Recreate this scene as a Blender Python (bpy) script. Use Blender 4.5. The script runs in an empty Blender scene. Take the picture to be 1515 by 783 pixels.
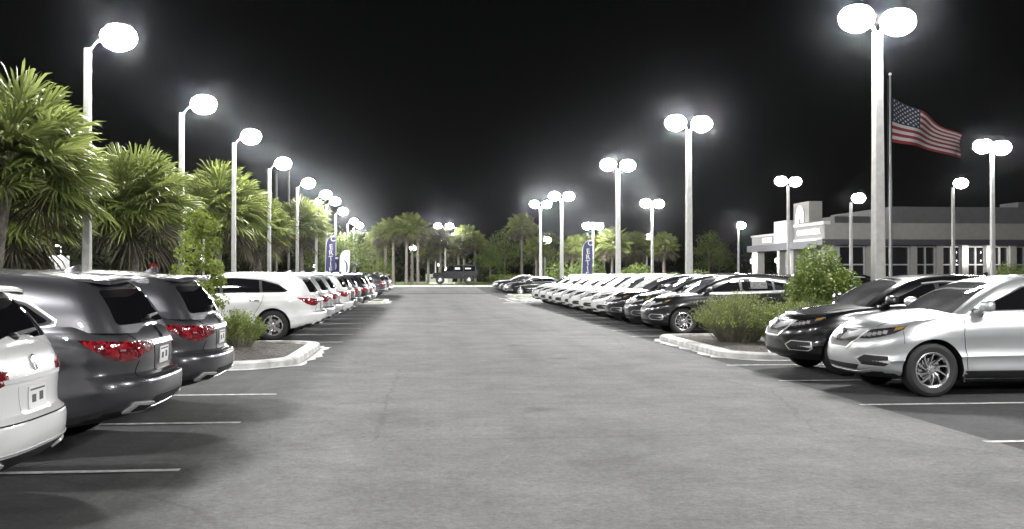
import bpy, bmesh, math, random
import numpy as np
from mathutils import Vector, Matrix
from mathutils.bvhtree import BVHTree
from mathutils.geometry import delaunay_2d_cdt

random.seed(7)
S = bpy.context.scene
COL = S.collection
PI = math.pi
R = math.radians

# ------------------------------------------------------------------ materials
def new_mat(name):
    m = bpy.data.materials.new(name); m.use_nodes = True
    nt = m.node_tree
    return m, nt, nt.nodes['Principled BSDF']

def pmat(name, col, rough=.5, metal=0., coat=0., coat_rough=.03, spec=.5, noise=0., nscale=8., bump=0., bscale=60., emit=None, estr=0., trans=0.):
    m, nt, p = new_mat(name)
    p.inputs['Base Color'].default_value = (*col, 1)
    p.inputs['Roughness'].default_value = rough
    p.inputs['Metallic'].default_value = metal
    p.inputs['Coat Weight'].default_value = coat
    p.inputs['Coat Roughness'].default_value = coat_rough
    p.inputs['Specular IOR Level'].default_value = spec
    if emit:
        p.inputs['Emission Color'].default_value = (*emit, 1)
        p.inputs['Emission Strength'].default_value = estr
    L = nt.links
    if noise or bump:
        tc = nt.nodes.new('ShaderNodeTexCoord')
    if noise:
        n = nt.nodes.new('ShaderNodeTexNoise'); n.inputs['Scale'].default_value = nscale
        n.inputs['Detail'].default_value = 5
        L.new(tc.outputs['Object'], n.inputs['Vector'])
        r = nt.nodes.new('ShaderNodeValToRGB')
        r.color_ramp.elements[0].position = .3; r.color_ramp.elements[1].position = .7
        r.color_ramp.elements[0].color = (*[c * (1 - noise) for c in col], 1)
        r.color_ramp.elements[1].color = (*[min(1, c * (1 + noise)) for c in col], 1)
        L.new(n.outputs['Fac'], r.inputs['Fac']); L.new(r.outputs['Color'], p.inputs['Base Color'])
    if bump:
        n2 = nt.nodes.new('ShaderNodeTexNoise'); n2.inputs['Scale'].default_value = bscale
        n2.inputs['Detail'].default_value = 4
        L.new(tc.outputs['Object'], n2.inputs['Vector'])
        b = nt.nodes.new('ShaderNodeBump'); b.inputs['Strength'].default_value = bump; b.inputs['Distance'].default_value = .02
        L.new(n2.outputs['Fac'], b.inputs['Height']); L.new(b.outputs['Normal'], p.inputs['Normal'])
    return m

def leafmat(name, c0, c1, scale=1.2, trans=.35, rough=.5):
    """leaf: diffuse/gloss plus some translucency, colour varied per clump"""
    m, nt, p = new_mat(name)
    L = nt.links; N = nt.nodes
    tc = N.new('ShaderNodeTexCoord'); n = N.new('ShaderNodeTexNoise')
    n.inputs['Scale'].default_value = scale; n.inputs['Detail'].default_value = 6
    L.new(tc.outputs['Object'], n.inputs['Vector'])
    r = N.new('ShaderNodeValToRGB')
    r.color_ramp.elements[0].position = .35; r.color_ramp.elements[1].position = .68
    r.color_ramp.elements[0].color = (*c0, 1); r.color_ramp.elements[1].color = (*c1, 1)
    L.new(n.outputs['Fac'], r.inputs['Fac']); L.new(r.outputs['Color'], p.inputs['Base Color'])
    p.inputs['Roughness'].default_value = rough
    p.inputs['Specular IOR Level'].default_value = .35
    t = N.new('ShaderNodeBsdfTranslucent'); L.new(r.outputs['Color'], t.inputs['Color'])
    mx = N.new('ShaderNodeMixShader'); mx.inputs[0].default_value = trans
    L.new(p.outputs[0], mx.inputs[1]); L.new(t.outputs[0], mx.inputs[2])
    L.new(mx.outputs[0], N['Material Output'].inputs['Surface'])
    return m

def asphalt(name, dark, light, big=.12, wear=1., edge=False):
    m, nt, p = new_mat(name); L = nt.links; N = nt.nodes
    tc = N.new('ShaderNodeTexCoord')
    def noise(scale, detail, rough=.6):
        n = N.new('ShaderNodeTexNoise'); n.inputs['Scale'].default_value = scale
        n.inputs['Detail'].default_value = detail; n.inputs['Roughness'].default_value = rough
        L.new(tc.outputs['Object'], n.inputs['Vector']); return n
    nb = noise(big, 6, .65); nm = noise(2.3, 6, .7); nf = noise(26, 4, .85); ng = noise(120, 2, .9)
    # faint streaks along the direction of travel
    mp = N.new('ShaderNodeMapping'); mp.inputs['Scale'].default_value = (1.3, .07, 1)
    L.new(tc.outputs['Object'], mp.inputs['Vector'])
    ns = N.new('ShaderNodeTexNoise'); ns.inputs['Scale'].default_value = 1.0; ns.inputs['Detail'].default_value = 5
    L.new(mp.outputs[0], ns.inputs['Vector'])
    def add(a, b, wa, wb):
        x = N.new('ShaderNodeMath'); x.operation = 'MULTIPLY_ADD'
        L.new(a, x.inputs[0]); x.inputs[1].default_value = wa
        y = N.new('ShaderNodeMath'); y.operation = 'MULTIPLY'
        L.new(b, y.inputs[0]); y.inputs[1].default_value = wb
        L.new(y.outputs[0], x.inputs[2]); return x.outputs[0]
    s = add(nb.outputs['Fac'], nm.outputs['Fac'], .34 * wear, .16)
    s2 = add(nf.outputs['Fac'], ng.outputs['Fac'], .26, .24)
    s3 = add(s, s2, .84, 1)
    s4 = add(s3, ns.outputs['Fac'], 1, .22 * wear)
    r = N.new('ShaderNodeValToRGB')
    r.color_ramp.elements[0].position = .45; r.color_ramp.elements[1].position = .69
    r.color_ramp.elements[0].color = (*dark, 1); r.color_ramp.elements[1].color = (*light, 1)
    L.new(s4, r.inputs['Fac'])
    # fine hair cracks
    v = N.new('ShaderNodeTexVoronoi'); v.feature = 'DISTANCE_TO_EDGE'; v.inputs['Scale'].default_value = .23
    wob = N.new('ShaderNodeMix'); wob.data_type = 'VECTOR'; wob.inputs[0].default_value = .25
    L.new(tc.outputs['Object'], wob.inputs[4]); L.new(nm.outputs['Color'], wob.inputs[5])
    L.new(wob.outputs[1], v.inputs['Vector'])
    cr = N.new('ShaderNodeMapRange'); cr.inputs[1].default_value = 0; cr.inputs[2].default_value = .006
    cr.inputs[3].default_value = .78; cr.inputs[4].default_value = 1
    L.new(v.outputs['Distance'], cr.inputs[0])
    mul = N.new('ShaderNodeMix'); mul.data_type = 'RGBA'; mul.blend_type = 'MULTIPLY'; mul.inputs[0].default_value = 1
    L.new(r.outputs['Color'], mul.inputs[6]); L.new(cr.outputs[0], mul.inputs[7])
    def spread(src, lo, hi, a=.3, b=.7):
        q = N.new('ShaderNodeMapRange'); q.inputs[1].default_value = a; q.inputs[2].default_value = b; q.inputs[3].default_value = lo; q.inputs[4].default_value = hi
        L.new(src, q.inputs[0]); return q.outputs[0]
    def times(x, y):
        q = N.new('ShaderNodeMath'); q.operation = 'MULTIPLY'; L.new(x, q.inputs[0]); L.new(y, q.inputs[1]); return q.outputs[0]
    gr = noise(17, 8, .92); md = noise(.75, 6, .72); st_ = noise(5.5, 5, .8)
    fac = times(times(spread(gr.outputs['Fac'], .64, 1.36, .36, .64), spread(md.outputs['Fac'], .70, 1.22)), spread(st_.outputs['Fac'], .84, 1.14))
    # dark drips and small stains
    vs_ = N.new('ShaderNodeTexVoronoi'); vs_.inputs['Scale'].default_value = .55
    wv = N.new('ShaderNodeMix'); wv.data_type = 'VECTOR'; wv.inputs[0].default_value = .12
    L.new(tc.outputs['Object'], wv.inputs[4]); L.new(st_.outputs['Color'], wv.inputs[5]); L.new(wv.outputs[1], vs_.inputs['Vector'])
    fac = times(fac, spread(vs_.outputs['Distance'], .62, 1., .03, .16))
    mg = N.new('ShaderNodeMix'); mg.data_type = 'RGBA'; mg.blend_type = 'MULTIPLY'; mg.inputs[0].default_value = 1
    L.new(mul.outputs[2], mg.inputs[6]); L.new(fac, mg.inputs[7]); mul = mg
    if edge:     # worn lane feathers into less driven left bays, car shadow painted in as well
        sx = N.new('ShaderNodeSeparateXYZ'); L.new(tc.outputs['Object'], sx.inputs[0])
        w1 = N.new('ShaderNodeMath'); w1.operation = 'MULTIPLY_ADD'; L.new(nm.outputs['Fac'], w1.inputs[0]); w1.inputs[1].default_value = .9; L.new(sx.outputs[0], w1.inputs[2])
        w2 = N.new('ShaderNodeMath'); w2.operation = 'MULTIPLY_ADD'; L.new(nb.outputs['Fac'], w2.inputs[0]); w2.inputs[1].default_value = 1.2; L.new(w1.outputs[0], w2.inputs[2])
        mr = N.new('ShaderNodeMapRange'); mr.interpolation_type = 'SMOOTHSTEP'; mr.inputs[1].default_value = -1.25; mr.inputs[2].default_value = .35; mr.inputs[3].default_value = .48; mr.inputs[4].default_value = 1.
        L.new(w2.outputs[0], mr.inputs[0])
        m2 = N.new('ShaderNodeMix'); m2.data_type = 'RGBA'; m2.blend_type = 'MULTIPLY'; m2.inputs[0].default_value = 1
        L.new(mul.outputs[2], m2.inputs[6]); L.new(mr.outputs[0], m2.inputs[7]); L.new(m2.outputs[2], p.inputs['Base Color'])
    else: L.new(mul.outputs[2], p.inputs['Base Color'])
    p.inputs['Roughness'].default_value = .85; p.inputs['Specular IOR Level'].default_value = .25
    b = N.new('ShaderNodeBump'); b.inputs['Strength'].default_value = .8; b.inputs['Distance'].default_value = .01
    L.new(s2, b.inputs['Height']); L.new(b.outputs['Normal'], p.inputs['Normal'])
    return m

M = {}
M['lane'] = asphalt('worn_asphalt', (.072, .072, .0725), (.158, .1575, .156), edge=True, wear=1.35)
M['road'] = asphalt('side_asphalt', (.098, .098, .100), (.190, .190, .190))
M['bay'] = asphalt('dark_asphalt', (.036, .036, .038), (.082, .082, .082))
M['paint_line'] = pmat('road_paint', (.50, .50, .49), .75, noise=.42, nscale=9)
M['concrete'] = pmat('kerb_concrete', (.58, .575, .555), .85, noise=.36, nscale=3.2, bump=.4, bscale=60)
M['pole_concrete'] = pmat('pole_concrete', (.42, .415, .40), .8, noise=.12, nscale=6, bump=.2)
M['mulch'] = pmat('bark_mulch', (.075, .066, .058), .95, noise=.92, nscale=17, bump=1., bscale=22)
M['soil'] = pmat('planting_strip', (.03, .032, .018), .95, noise=.6, nscale=4, bump=.8, bscale=20)
M['grass'] = leafmat('lawn_grass', (.10, .15, .03), (.18, .25, .06), 3, .2)
M['palm'] = leafmat('palm_leaf', (.07, .088, .02), (.18, .21, .06), 1.3, .3, .42)
M['palm_dead'] = leafmat('dry_palm_leaf', (.045, .040, .026), (.10, .09, .06), 2, .2, .7)
M['bark'] = pmat('palm_bark', (.16, .145, .125), .9, noise=.45, nscale=9, bump=1., bscale=14)
M['wood_bark'] = pmat('tree_bark', (.13, .115, .095), .9, noise=.4, nscale=9, bump=.8, bscale=20)
M['hedge'] = leafmat('hedge_leaf', (.065, .10, .018), (.17, .225, .05), 2.4, .25, .42)
M['lime'] = leafmat('lime_leaf', (.13, .17, .03), (.27, .34, .07), 3, .35, .5)
M['muhly'] = leafmat('fine_leaf', (.14, .18, .045), (.30, .35, .11), 2.5, .3, .6)
M['twig'] = pmat('dry_twig', (.20, .175, .16), .9, noise=.3)
M['tree'] = leafmat('tree_leaf', (.05, .075, .018), (.14, .18, .05), .9, .3)
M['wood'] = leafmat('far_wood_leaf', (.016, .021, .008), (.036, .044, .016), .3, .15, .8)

def paint(name, col, metal, rough, coat=1.):
    return pmat('paint_' + name, col, rough, metal, coat, .02)
M['white_paint'] = paint('white', (.68, .68, .675), 0, .35)
M['silver_paint'] = paint('silver', (.58, .59, .60), .75, .36)
M['pearl_paint'] = paint('pearl', (.66, .66, .66), .3, .34)
M['grey_paint'] = paint('grey', (.098, .097, .106), .7, .30)
M['black_paint'] = paint('black', (.006, .006, .007), 0, .28)
M['blue_paint'] = paint('dark_blue', (.012, .014, .024), .3, .3)
M['trim'] = pmat('black_trim', (.012, .012, .012), .55)
M['gap'] = pmat('panel_gap', (.004, .004, .004), .9)
M['glass'] = pmat('tinted_glass', (.006, .006, .007), .03, spec=.6)
M['wind'] = pmat('windshield_glass', (.085, .085, .088), .03, spec=.7, noise=.5, nscale=2.2)  # grey base stands in for the lit interior and glass reflections
M['chrome'] = pmat('chrome', (.78, .78, .80), .09, 1.)
M['satin'] = pmat('bright_trim', (.82, .82, .83), .27, .55)
M['alloy'] = pmat('alloy_wheel', (.66, .66, .67), .24, .9)
M['dark_alloy'] = pmat('wheel_barrel', (.03, .03, .032), .5, .5)
M['rubber'] = pmat('tyre_rubber', (.016, .016, .016), .72, bump=.2)
M['red_lens'] = pmat('red_lens', (.21, .010, .016), .12, coat=1.)
_nt = M['red_lens'].node_tree; _tc = _nt.nodes.new('ShaderNodeTexCoord'); _v = _nt.nodes.new('ShaderNodeTexVoronoi'); _v.inputs['Scale'].default_value = 34
_nt.links.new(_tc.outputs['Object'], _v.inputs['Vector']); _b = _nt.nodes.new('ShaderNodeBump'); _b.inputs['Strength'].default_value = .22; _b.inputs['Distance'].default_value = .012
_nt.links.new(_v.outputs['Distance'], _b.inputs['Height']); _nt.links.new(_b.outputs['Normal'], _nt.nodes['Principled BSDF'].inputs['Normal'])
_r = _nt.nodes.new('ShaderNodeValToRGB'); _r.color_ramp.elements[0].color = (.34, .016, .026, 1); _r.color_ramp.elements[1].color = (.07, .004, .006, 1)
_r.color_ramp.elements[0].position = .25; _r.color_ramp.elements[1].position = .75
_nt.links.new(_v.outputs['Color'], _r.inputs['Fac']); _nt.links.new(_r.outputs['Color'], _nt.nodes['Principled BSDF'].inputs['Base Color'])
M['dark_red'] = pmat('dark_red_lens', (.15, .008, .012), .1, coat=1.)
M['clear_lens'] = pmat('clear_lens', (.55, .53, .53), .12, .5, 1.)
M['lamp_black'] = pmat('headlamp_glass', (.03, .03, .033), .06, coat=1.)
M['amber'] = pmat('amber_lens', (.26, .15, .03), .2, coat=1.)
M['sticker'] = pmat('paper_behind_glass', (.10, .10, .10), .08, noise=.5, nscale=18)
M['plate'] = pmat('paper_plate', (.70, .70, .70), .5)
M['plate_mark'] = pmat('plate_print', (.05, .05, .055), .6)
M['white_metal'] = pmat('white_metal', (.72, .72, .72), .45)
M['dark_metal'] = pmat('lamp_housing', (.10, .10, .105), .5, .5)
M['lit'] = pmat('small_lamp', (.9, .9, .9), .3, emit=(1, .98, .94), estr=14.)
M['lit'].cycles.emission_sampling = 'NONE'
M['sign_lit'] = pmat('lit_letters', (.9, .9, .9), .4, emit=(1, .99, .97), estr=.6)
M['panel_glow'] = pmat('downlight_glow', (.7, .7, .69), .5, emit=(1, .99, .96), estr=.45)  # downlight on the white panel put in as emission
M['stucco'] = pmat('stucco_wall', (.27, .265, .25), .9, noise=.08, nscale=3, bump=.2)
M['stucco2'] = pmat('grey_stucco', (.15, .15, .15), .9, noise=.08, nscale=3)
M['coping'] = pmat('white_coping', (.52, .52, .51), .6)
M['band'] = pmat('dark_canopy_metal', (.07, .07, .08), .5, .3)
M['mull'] = pmat('window_aluminium', (.50, .50, .50), .45, .4)
M['bglass'] = pmat('storefront_glass', (.012, .012, .014), .05, spec=.6)
M['flag_red'] = pmat('flag_red', (.15, .010, .016), .8)
M['flag_white'] = pmat('flag_white', (.36, .36, .355), .8)
M['flag_blue'] = pmat('flag_blue', (.012, .014, .035), .8)
M['banner_blue'] = pmat('banner_blue', (.04, .044, .12), .7)
M['banner_white'] = pmat('banner_white', (.62, .62, .62), .7)
M['red_sign'] = pmat('sign_red', (.5, .03, .03), .5, emit=(.8, .03, .04), estr=.25)  # sign face given a faint glow of its own, not a lamp
M['flag_pole'] = pmat('flagpole_metal', (.24, .24, .245), .5, .4)
M['dull_black'] = pmat('dull_black_body', (.006, .006, .007), .45, spec=.25)
M['dark_wood'] = pmat('utility_pole', (.06, .055, .05), .9)

# ------------------------------------------------------------------ helpers
class MB:
    """collects polygons (with a material slot each) and links them as ONE object"""
    def __init__(s): s.v = []; s.f = []; s.m = []
    def add(s, verts, faces, mi=0):
        o = len(s.v); s.v += [tuple(v) for v in verts]
        for f in faces: s.f.append([i + o for i in f]); s.m.append(mi)
    def box(s, x0, x1, y0, y1, z0, z1, mi=0):
        s.add([(x0,y0,z0),(x1,y0,z0),(x1,y1,z0),(x0,y1,z0),(x0,y0,z1),(x1,y0,z1),(x1,y1,z1),(x0,y1,z1)],
              [(0,3,2,1),(4,5,6,7),(0,1,5,4),(1,2,6,5),(2,3,7,6),(3,0,4,7)], mi)
    def tube(s, pts, rad, n=8, mi=0, caps=True, flat=(1, 1)):
        """a tube through pts; rad one number or one per point"""
        pts = [Vector(p) for p in pts]
        rr = rad if isinstance(rad, (list, tuple)) else [rad] * len(pts)
        rings = []
        for i, p in enumerate(pts):
            d = (pts[min(i+1, len(pts)-1)] - pts[max(i-1, 0)]).normalized()
            a = Vector((0,0,1)) if abs(d.z) < .9 else Vector((1,0,0))
            u = d.cross(a).normalized(); w = d.cross(u)
            rings.append([p + (u*math.cos(2*PI*k/n)*flat[0] + w*math.sin(2*PI*k/n)*flat[1]) * rr[i] for k in range(n)])
        vs = [v for r in rings for v in r]; fs = []
        for i in range(len(pts)-1):
            for k in range(n):
                fs.append((i*n+k, i*n+(k+1)%n, (i+1)*n+(k+1)%n, (i+1)*n+k))
        if caps: fs += [tuple(range(n-1,-1,-1)), tuple(range((len(pts)-1)*n, len(pts)*n))]
        s.add(vs, fs, mi)
    def lathe(s, prof, n=40, mi=0, axis='y', c=(0,0,0)):
        """prof: (radius, along) pairs turned round an axis"""
        vs = []; fs = []
        for r, a in prof:
            for k in range(n):
                t = 2*PI*k/n; p, q = r*math.cos(t), r*math.sin(t)
                vs.append((c[0]+p, c[1]+a, c[2]+q) if axis == 'y' else (c[0]+p, c[1]+q, c[2]+a))
        for i in range(len(prof)-1):
            for k in range(n):
                fs.append((i*n+k, i*n+(k+1)%n, (i+1)*n+(k+1)%n, (i+1)*n+k))
        s.add(vs, fs, mi)
    def ellipsoid(s, c, r, nu=18, nv=10, e=1., mi=0):
        vs = []; fs = []
        sg = lambda x: math.copysign(abs(x)**e, x)
        for i in range(nv+1):
            a = -PI/2 + PI*i/nv
            for k in range(nu):
                t = 2*PI*k/nu
                vs.append((c[0]+r[0]*sg(math.cos(a))*sg(math.cos(t)), c[1]+r[1]*sg(math.cos(a))*sg(math.sin(t)), c[2]+r[2]*sg(math.sin(a))))
        for i in range(nv):
            for k in range(nu): fs.append((i*nu+k, i*nu+(k+1)%nu, (i+1)*nu+(k+1)%nu, (i+1)*nu+k))
        s.add(vs, fs, mi)
    def build(s, name, mats, parent=None, smooth=None, weld=False):
        me = bpy.data.meshes.new(name); me.from_pydata(s.v, [], s.f)
        for m in (mats if isinstance(mats, (list, tuple)) else [mats]): me.materials.append(m)
        me.polygons.foreach_set('material_index', s.m)
        if weld:
            bm = bmesh.new(); bm.from_mesh(me)
            bmesh.ops.remove_doubles(bm, verts=bm.verts, dist=1e-4)
            bmesh.ops.recalc_face_normals(bm, faces=bm.faces)
            bm.to_mesh(me); bm.free()
        if smooth is not None:
            me.shade_smooth()
            me.set_sharp_from_angle(angle=R(smooth))
        me.update()
        return link(name, me, parent)

def link(name, data, parent=None):
    o = bpy.data.objects.new(name, data); COL.objects.link(o)
    if parent: o.parent = parent
    return o

def tag(o, label=None, cat=None, group=None, kind=None):
    if label: o['label'] = label
    if cat: o['category'] = cat
    if group: o['group'] = group
    if kind: o['kind'] = kind
    return o

def empty(name, loc=(0,0,0), rz=0., label=None, cat=None, group=None):
    o = bpy.data.objects.new(name, None); COL.objects.link(o)
    o.empty_display_size = .3
    o.location = loc; o.rotation_euler = (0, 0, rz)
    return tag(o, label, cat, group)

def copy_tree(o, parent=None):
    c = o.copy(); COL.objects.link(c)
    if parent: c.parent = parent
    for ch in list(o.children): copy_tree(ch, c)
    return c

def set_paint(root, mat):
    for ch in root.children:
        for s in ch.material_slots:
            if s.material and s.material.name.startswith('paint_'):
                s.link = 'OBJECT'; s.material = mat
        for g in ch.children:
            for s in g.material_slots:
                if s.material and s.material.name.startswith('paint_'):
                    s.link = 'OBJECT'; s.material = mat

def pchip(pts):
    xs = np.array([p[0] for p in pts], float); ys = np.array([p[1] for p in pts], float)
    h = np.diff(xs); d = np.diff(ys)/h; m = np.zeros_like(ys)
    for i in range(1, len(xs)-1):
        if d[i-1]*d[i] > 0:
            w1 = 2*h[i]+h[i-1]; w2 = h[i]+2*h[i-1]
            m[i] = (w1+w2)/(w1/d[i-1]+w2/d[i])
    m[0] = d[0]; m[-1] = d[-1]
    def f(x):
        x = min(max(x, xs[0]), xs[-1])
        i = min(int(np.searchsorted(xs, x, 'right'))-1, len(xs)-2)
        t = (x-xs[i])/h[i]
        return float((2*t**3-3*t*t+1)*ys[i] + (t**3-2*t*t+t)*h[i]*m[i] + (-2*t**3+3*t*t)*ys[i+1] + (t**3-t*t)*h[i]*m[i+1])
    return f

def ground_z(y):
    t = min(max((y-78)/34, 0), 1); return .5*t*t*(3-2*t)

# ------------------------------------------------------------------ cars
NF, NS, NR = 20, 44, 20
def half_loop(xf, xr, w, Lf, Lr, nf, nr):
    """left half of a plan outline from the nose (y=0) along the side to the tail (y=0)"""
    out = []
    for i in range(NF+1):
        a = PI/2*i/NF
        out.append((xf-Lf*(1-math.cos(a)**(2/nf)) if i < NF else xf-Lf, w*math.sin(a)**(2/nf) if i else 0.))
    x0, x1 = xf-Lf, xr+Lr
    for i in range(1, NS): out.append((x0+(x1-x0)*i/NS, w))
    for i in range(NR+1):
        a = PI/2*i/NR
        out.append((xr+Lr-Lr*math.sin(a)**(2/nr), w*math.cos(a)**(2/nr) if i < NR else 0.))
    return out

def shell(loops, cap_crown, bottom=True, ny=8):
    """loops: list of half loops of (x,y,z), bottom to top -> closed shell with a crowned top"""
    mb = MB(); n = len(loops[0])
    full = []
    for lp in loops:
        full.append(lp + [(x, -y, z) for x, y, z in lp[-2:0:-1]])
    m = len(full[0]); vs = [p for lp in full for p in lp]; fs = []
    for k in range(len(full)-1):
        for i in range(m):
            fs.append((k*m+i, k*m+(i+1)%m, (k+1)*m+(i+1)%m, (k+1)*m+i))
    mb.add(vs, fs)
    def cap(lp, crown, flip):
        vs = []; fs = []
        for i in range(n):
            x, y, z = lp[i]
            for j in range(ny+1):
                q = -1+2*j/ny
                zz = z+crown(x, y)*(1-q*q) if crown else z
                vs.append((x, -q*y, zz))
        for i in range(n-1):
            for j in range(ny):
                f = (i*(ny+1)+j, i*(ny+1)+j+1, (i+1)*(ny+1)+j+1, (i+1)*(ny+1)+j)
                fs.append(f[::-1] if flip else f)
        mb.add(vs, fs)
    cap(loops[-1], cap_crown, True)
    if bottom: cap(loops[0], None, False)
    return mb

def build_mesh(mb):
    me = bpy.data.meshes.new('tmp'); me.from_pydata(mb.v, [], mb.f)
    bm = bmesh.new(); bm.from_mesh(me)
    bmesh.ops.remove_doubles(bm, verts=bm.verts, dist=2e-4)
    bmesh.ops.dissolve_degenerate(bm, edges=bm.edges, dist=1e-5)
    bmesh.ops.recalc_face_normals(bm, faces=bm.faces)
    bm.to_mesh(me); bm.free()
    return me

def bvh_of(me):
    bm = bmesh.new(); bm.from_mesh(me); t = BVHTree.FromBMesh(bm); bm.free(); return t

# --- mappers: 2D patch coordinate -> ray
def m_side(s): return lambda a, b: (Vector((a, s*4, b)), Vector((0, -s, 0)))
def m_front(a, b): return Vector((6, a, b)), Vector((-1, 0, 0))
def m_rear(a, b): return Vector((-6, a, b)), Vector((1, 0, 0))
def m_top(a, b): return Vector((a, b, 4)), Vector((0, 0, -1))
def m_wrap(xc, dx, s):
    def f(a, b):
        d = Vector((dx*math.cos(R(a)), s*math.sin(R(a)), 0))
        return Vector((xc, 0, b)) + d*5, -d
    return f

def patch(mb, bvh, outline, mapper, off=.004, thick=.010, res=.038, sx=1., mi=0):
    """a thin plate that follows the body; sx scales the first coordinate to metres"""
    pts = []
    n = len(outline)
    for i in range(n):
        a, b = outline[i], outline[(i+1) % n]
        L = math.hypot((b[0]-a[0])*sx, b[1]-a[1]); k = max(1, int(L/res))
        for j in range(k): pts.append((a[0]+(b[0]-a[0])*j/k, a[1]+(b[1]-a[1])*j/k))
    nb = len(pts)
    xs = [p[0] for p in pts]; ys = [p[1] for p in pts]
    def inside(x, y):
        c = False
        for i in range(nb):
            x1, y1 = pts[i]; x2, y2 = pts[(i+1) % nb]
            if (y1 > y) != (y2 > y) and x < (x2-x1)*(y-y1)/(y2-y1)+x1: c = not c
        return c
    st = res/sx
    ins = []
    for i in range(1, int((max(xs)-min(xs))/st)+1):
        for j in range(1, int((max(ys)-min(ys))/res)+1):
            x, y = min(xs)+i*st, min(ys)+j*res
            if inside(x, y) and min(math.hypot((x-p[0])*sx, y-p[1]) for p in pts) > res*.45: ins.append((x, y))
    allp = pts+ins
    r = delaunay_2d_cdt([Vector((p[0]*sx, p[1])) for p in allp], [], [list(range(nb))], 1, 1e-6)
    v2, _, faces = r[0], r[1], r[2]
    P = []; Nn = []
    for v in v2:
        o, d = mapper(v.x/sx, v.y)
        h = bvh.ray_cast(o, d)
        if h[0] is None:
            h = bvh.find_nearest(o+d*4.5)
        nr = h[1] if h[1].dot(d) < 0 else -h[1]
        P.append(h[0]+nr*off); Nn.append(nr)
    if not faces: return
    f0 = faces[0]; e1 = P[f0[1]]-P[f0[0]]; e2 = P[f0[2]]-P[f0[0]]
    if e1.cross(e2).dot(Nn[f0[0]]) < 0: faces = [list(f)[::-1] for f in faces]
    vs = list(P); fs = [tuple(f) for f in faces]
    cnt = {}
    for f in fs:
        for i in range(len(f)):
            e = (f[i], f[(i+1) % len(f)]); cnt[e] = 1
    lower = {}
    for (a, b) in list(cnt):
        if (b, a) not in cnt:
            for q in (a, b):
                if q not in lower:
                    lower[q] = len(vs); vs.append(P[q]-Nn[q]*thick)
            fs.append((b, a, lower[a], lower[b]))
    mb.add(vs, fs, mi)

def strip(line, w):
    """outline of a band of width w along a polyline"""
    L = []; Rr = []
    for i, p in enumerate(line):
        a = line[max(i-1, 0)]; b = line[min(i+1, len(line)-1)]
        dx, dy = b[0]-a[0], b[1]-a[1]; l = math.hypot(dx, dy)
        L.append((p[0]-dy/l*w/2, p[1]+dx/l*w/2)); Rr.append((p[0]+dy/l*w/2, p[1]-dx/l*w/2))
    return L+Rr[::-1]

def rounded(pts, r=.03, k=3):
    out = []
    n = len(pts)
    for i in range(n):
        p0, p, p1 = Vector(pts[i-1]), Vector(pts[i]), Vector(pts[(i+1) % n])
        a, b = p0-p, p1-p
        rr = min(r, a.length*.4, b.length*.4)
        s, e = p+a.normalized()*rr, p+b.normalized()*rr
        for j in range(k+1):
            t = j/k; q = s*(1-t)**2+p*2*t*(1-t)+e*t*t
            out.append((q.x, q.y))
    return out

mir = lambda o, s: [(x*s, y) for x, y in o][::(1 if s > 0 else -1)]

LV = sorted(set([0, .03, .06, .1, .14, .18, .22, .26, .3, .34, .37, .395, .42, .44, .46, .5, .54, .58, .62, .66, .7, .74, .78, .82, .86, .89, .92, .945, .965, .985, 1.]))
CV = [0, .08, .16, .24, .32, .4, .48, .56, .64, .72, .79, .85, .9, .94, .97, 1.]

def body_shell(sp):
    xf, xr, w = pchip(sp['xf']), pchip(sp['xr']), pchip(sp['w'])
    zt, zb = pchip(sp['zt']), pchip(sp['zb'])
    loops = []
    for v in LV:
        e = .012*0
        lp = []
        for x, y in half_loop(xf(v), xr(v), w(v), sp['Lf'], sp['Lr'], sp['nf'], sp['nr']):
            z = zb(x)+(zt(x)-zb(x))*v
            dy = 0
            for ax in sp['axles']:
                r = math.hypot(x-ax, z-sp['rt'])
                dy += sp['flare']*math.exp(-((r-sp['ra'])/.085)**2)
            if y > .5: y += dy*min(1, (y-.5)/.25)
            lp.append((x, y, z))
        loops.append(lp)
    cr = lambda x, y: sp['hood_crown']*min(1, abs(y)/.55)
    return build_mesh(shell(loops, cr))

def cab_shell(sp):
    c = sp['cab']; zt = pchip(sp['zt']); zr = pchip(c['zr'])
    base = half_loop(c['xf0'], c['xr0'], c['w0'], c['Lf0'], c['Lr0'], 2.5, 3.2)
    top = half_loop(c['xf1'], c['xr1'], c['w1'], c['Lf1'], c['Lr1'], 2.5, 3.2)
    loops = []
    for v in CV:
        q = v
        p = v*.88+.12*v**6 if v < 1 else 1.
        lp = []
        for (x0, y0), (x1, y1) in zip(base, top):
            z0 = zt(x0)-.05; z1 = zr(x1)
            bx = c['bulge']*math.sin(PI*v)
            x = x0+(x1-x0)*p
            y = y0+(y1-y0)*p+bx*(1 if y0 > .3 else y0/.3)
            z = z0+(z1-z0)*(q*1.12-.12*q**3 if q < 1 else 1)
            lp.append((x, y, z))
        loops.append(lp)
    return build_mesh(shell(loops, lambda x, y: c['crown']*min(1, abs(y)/.45)))

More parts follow.
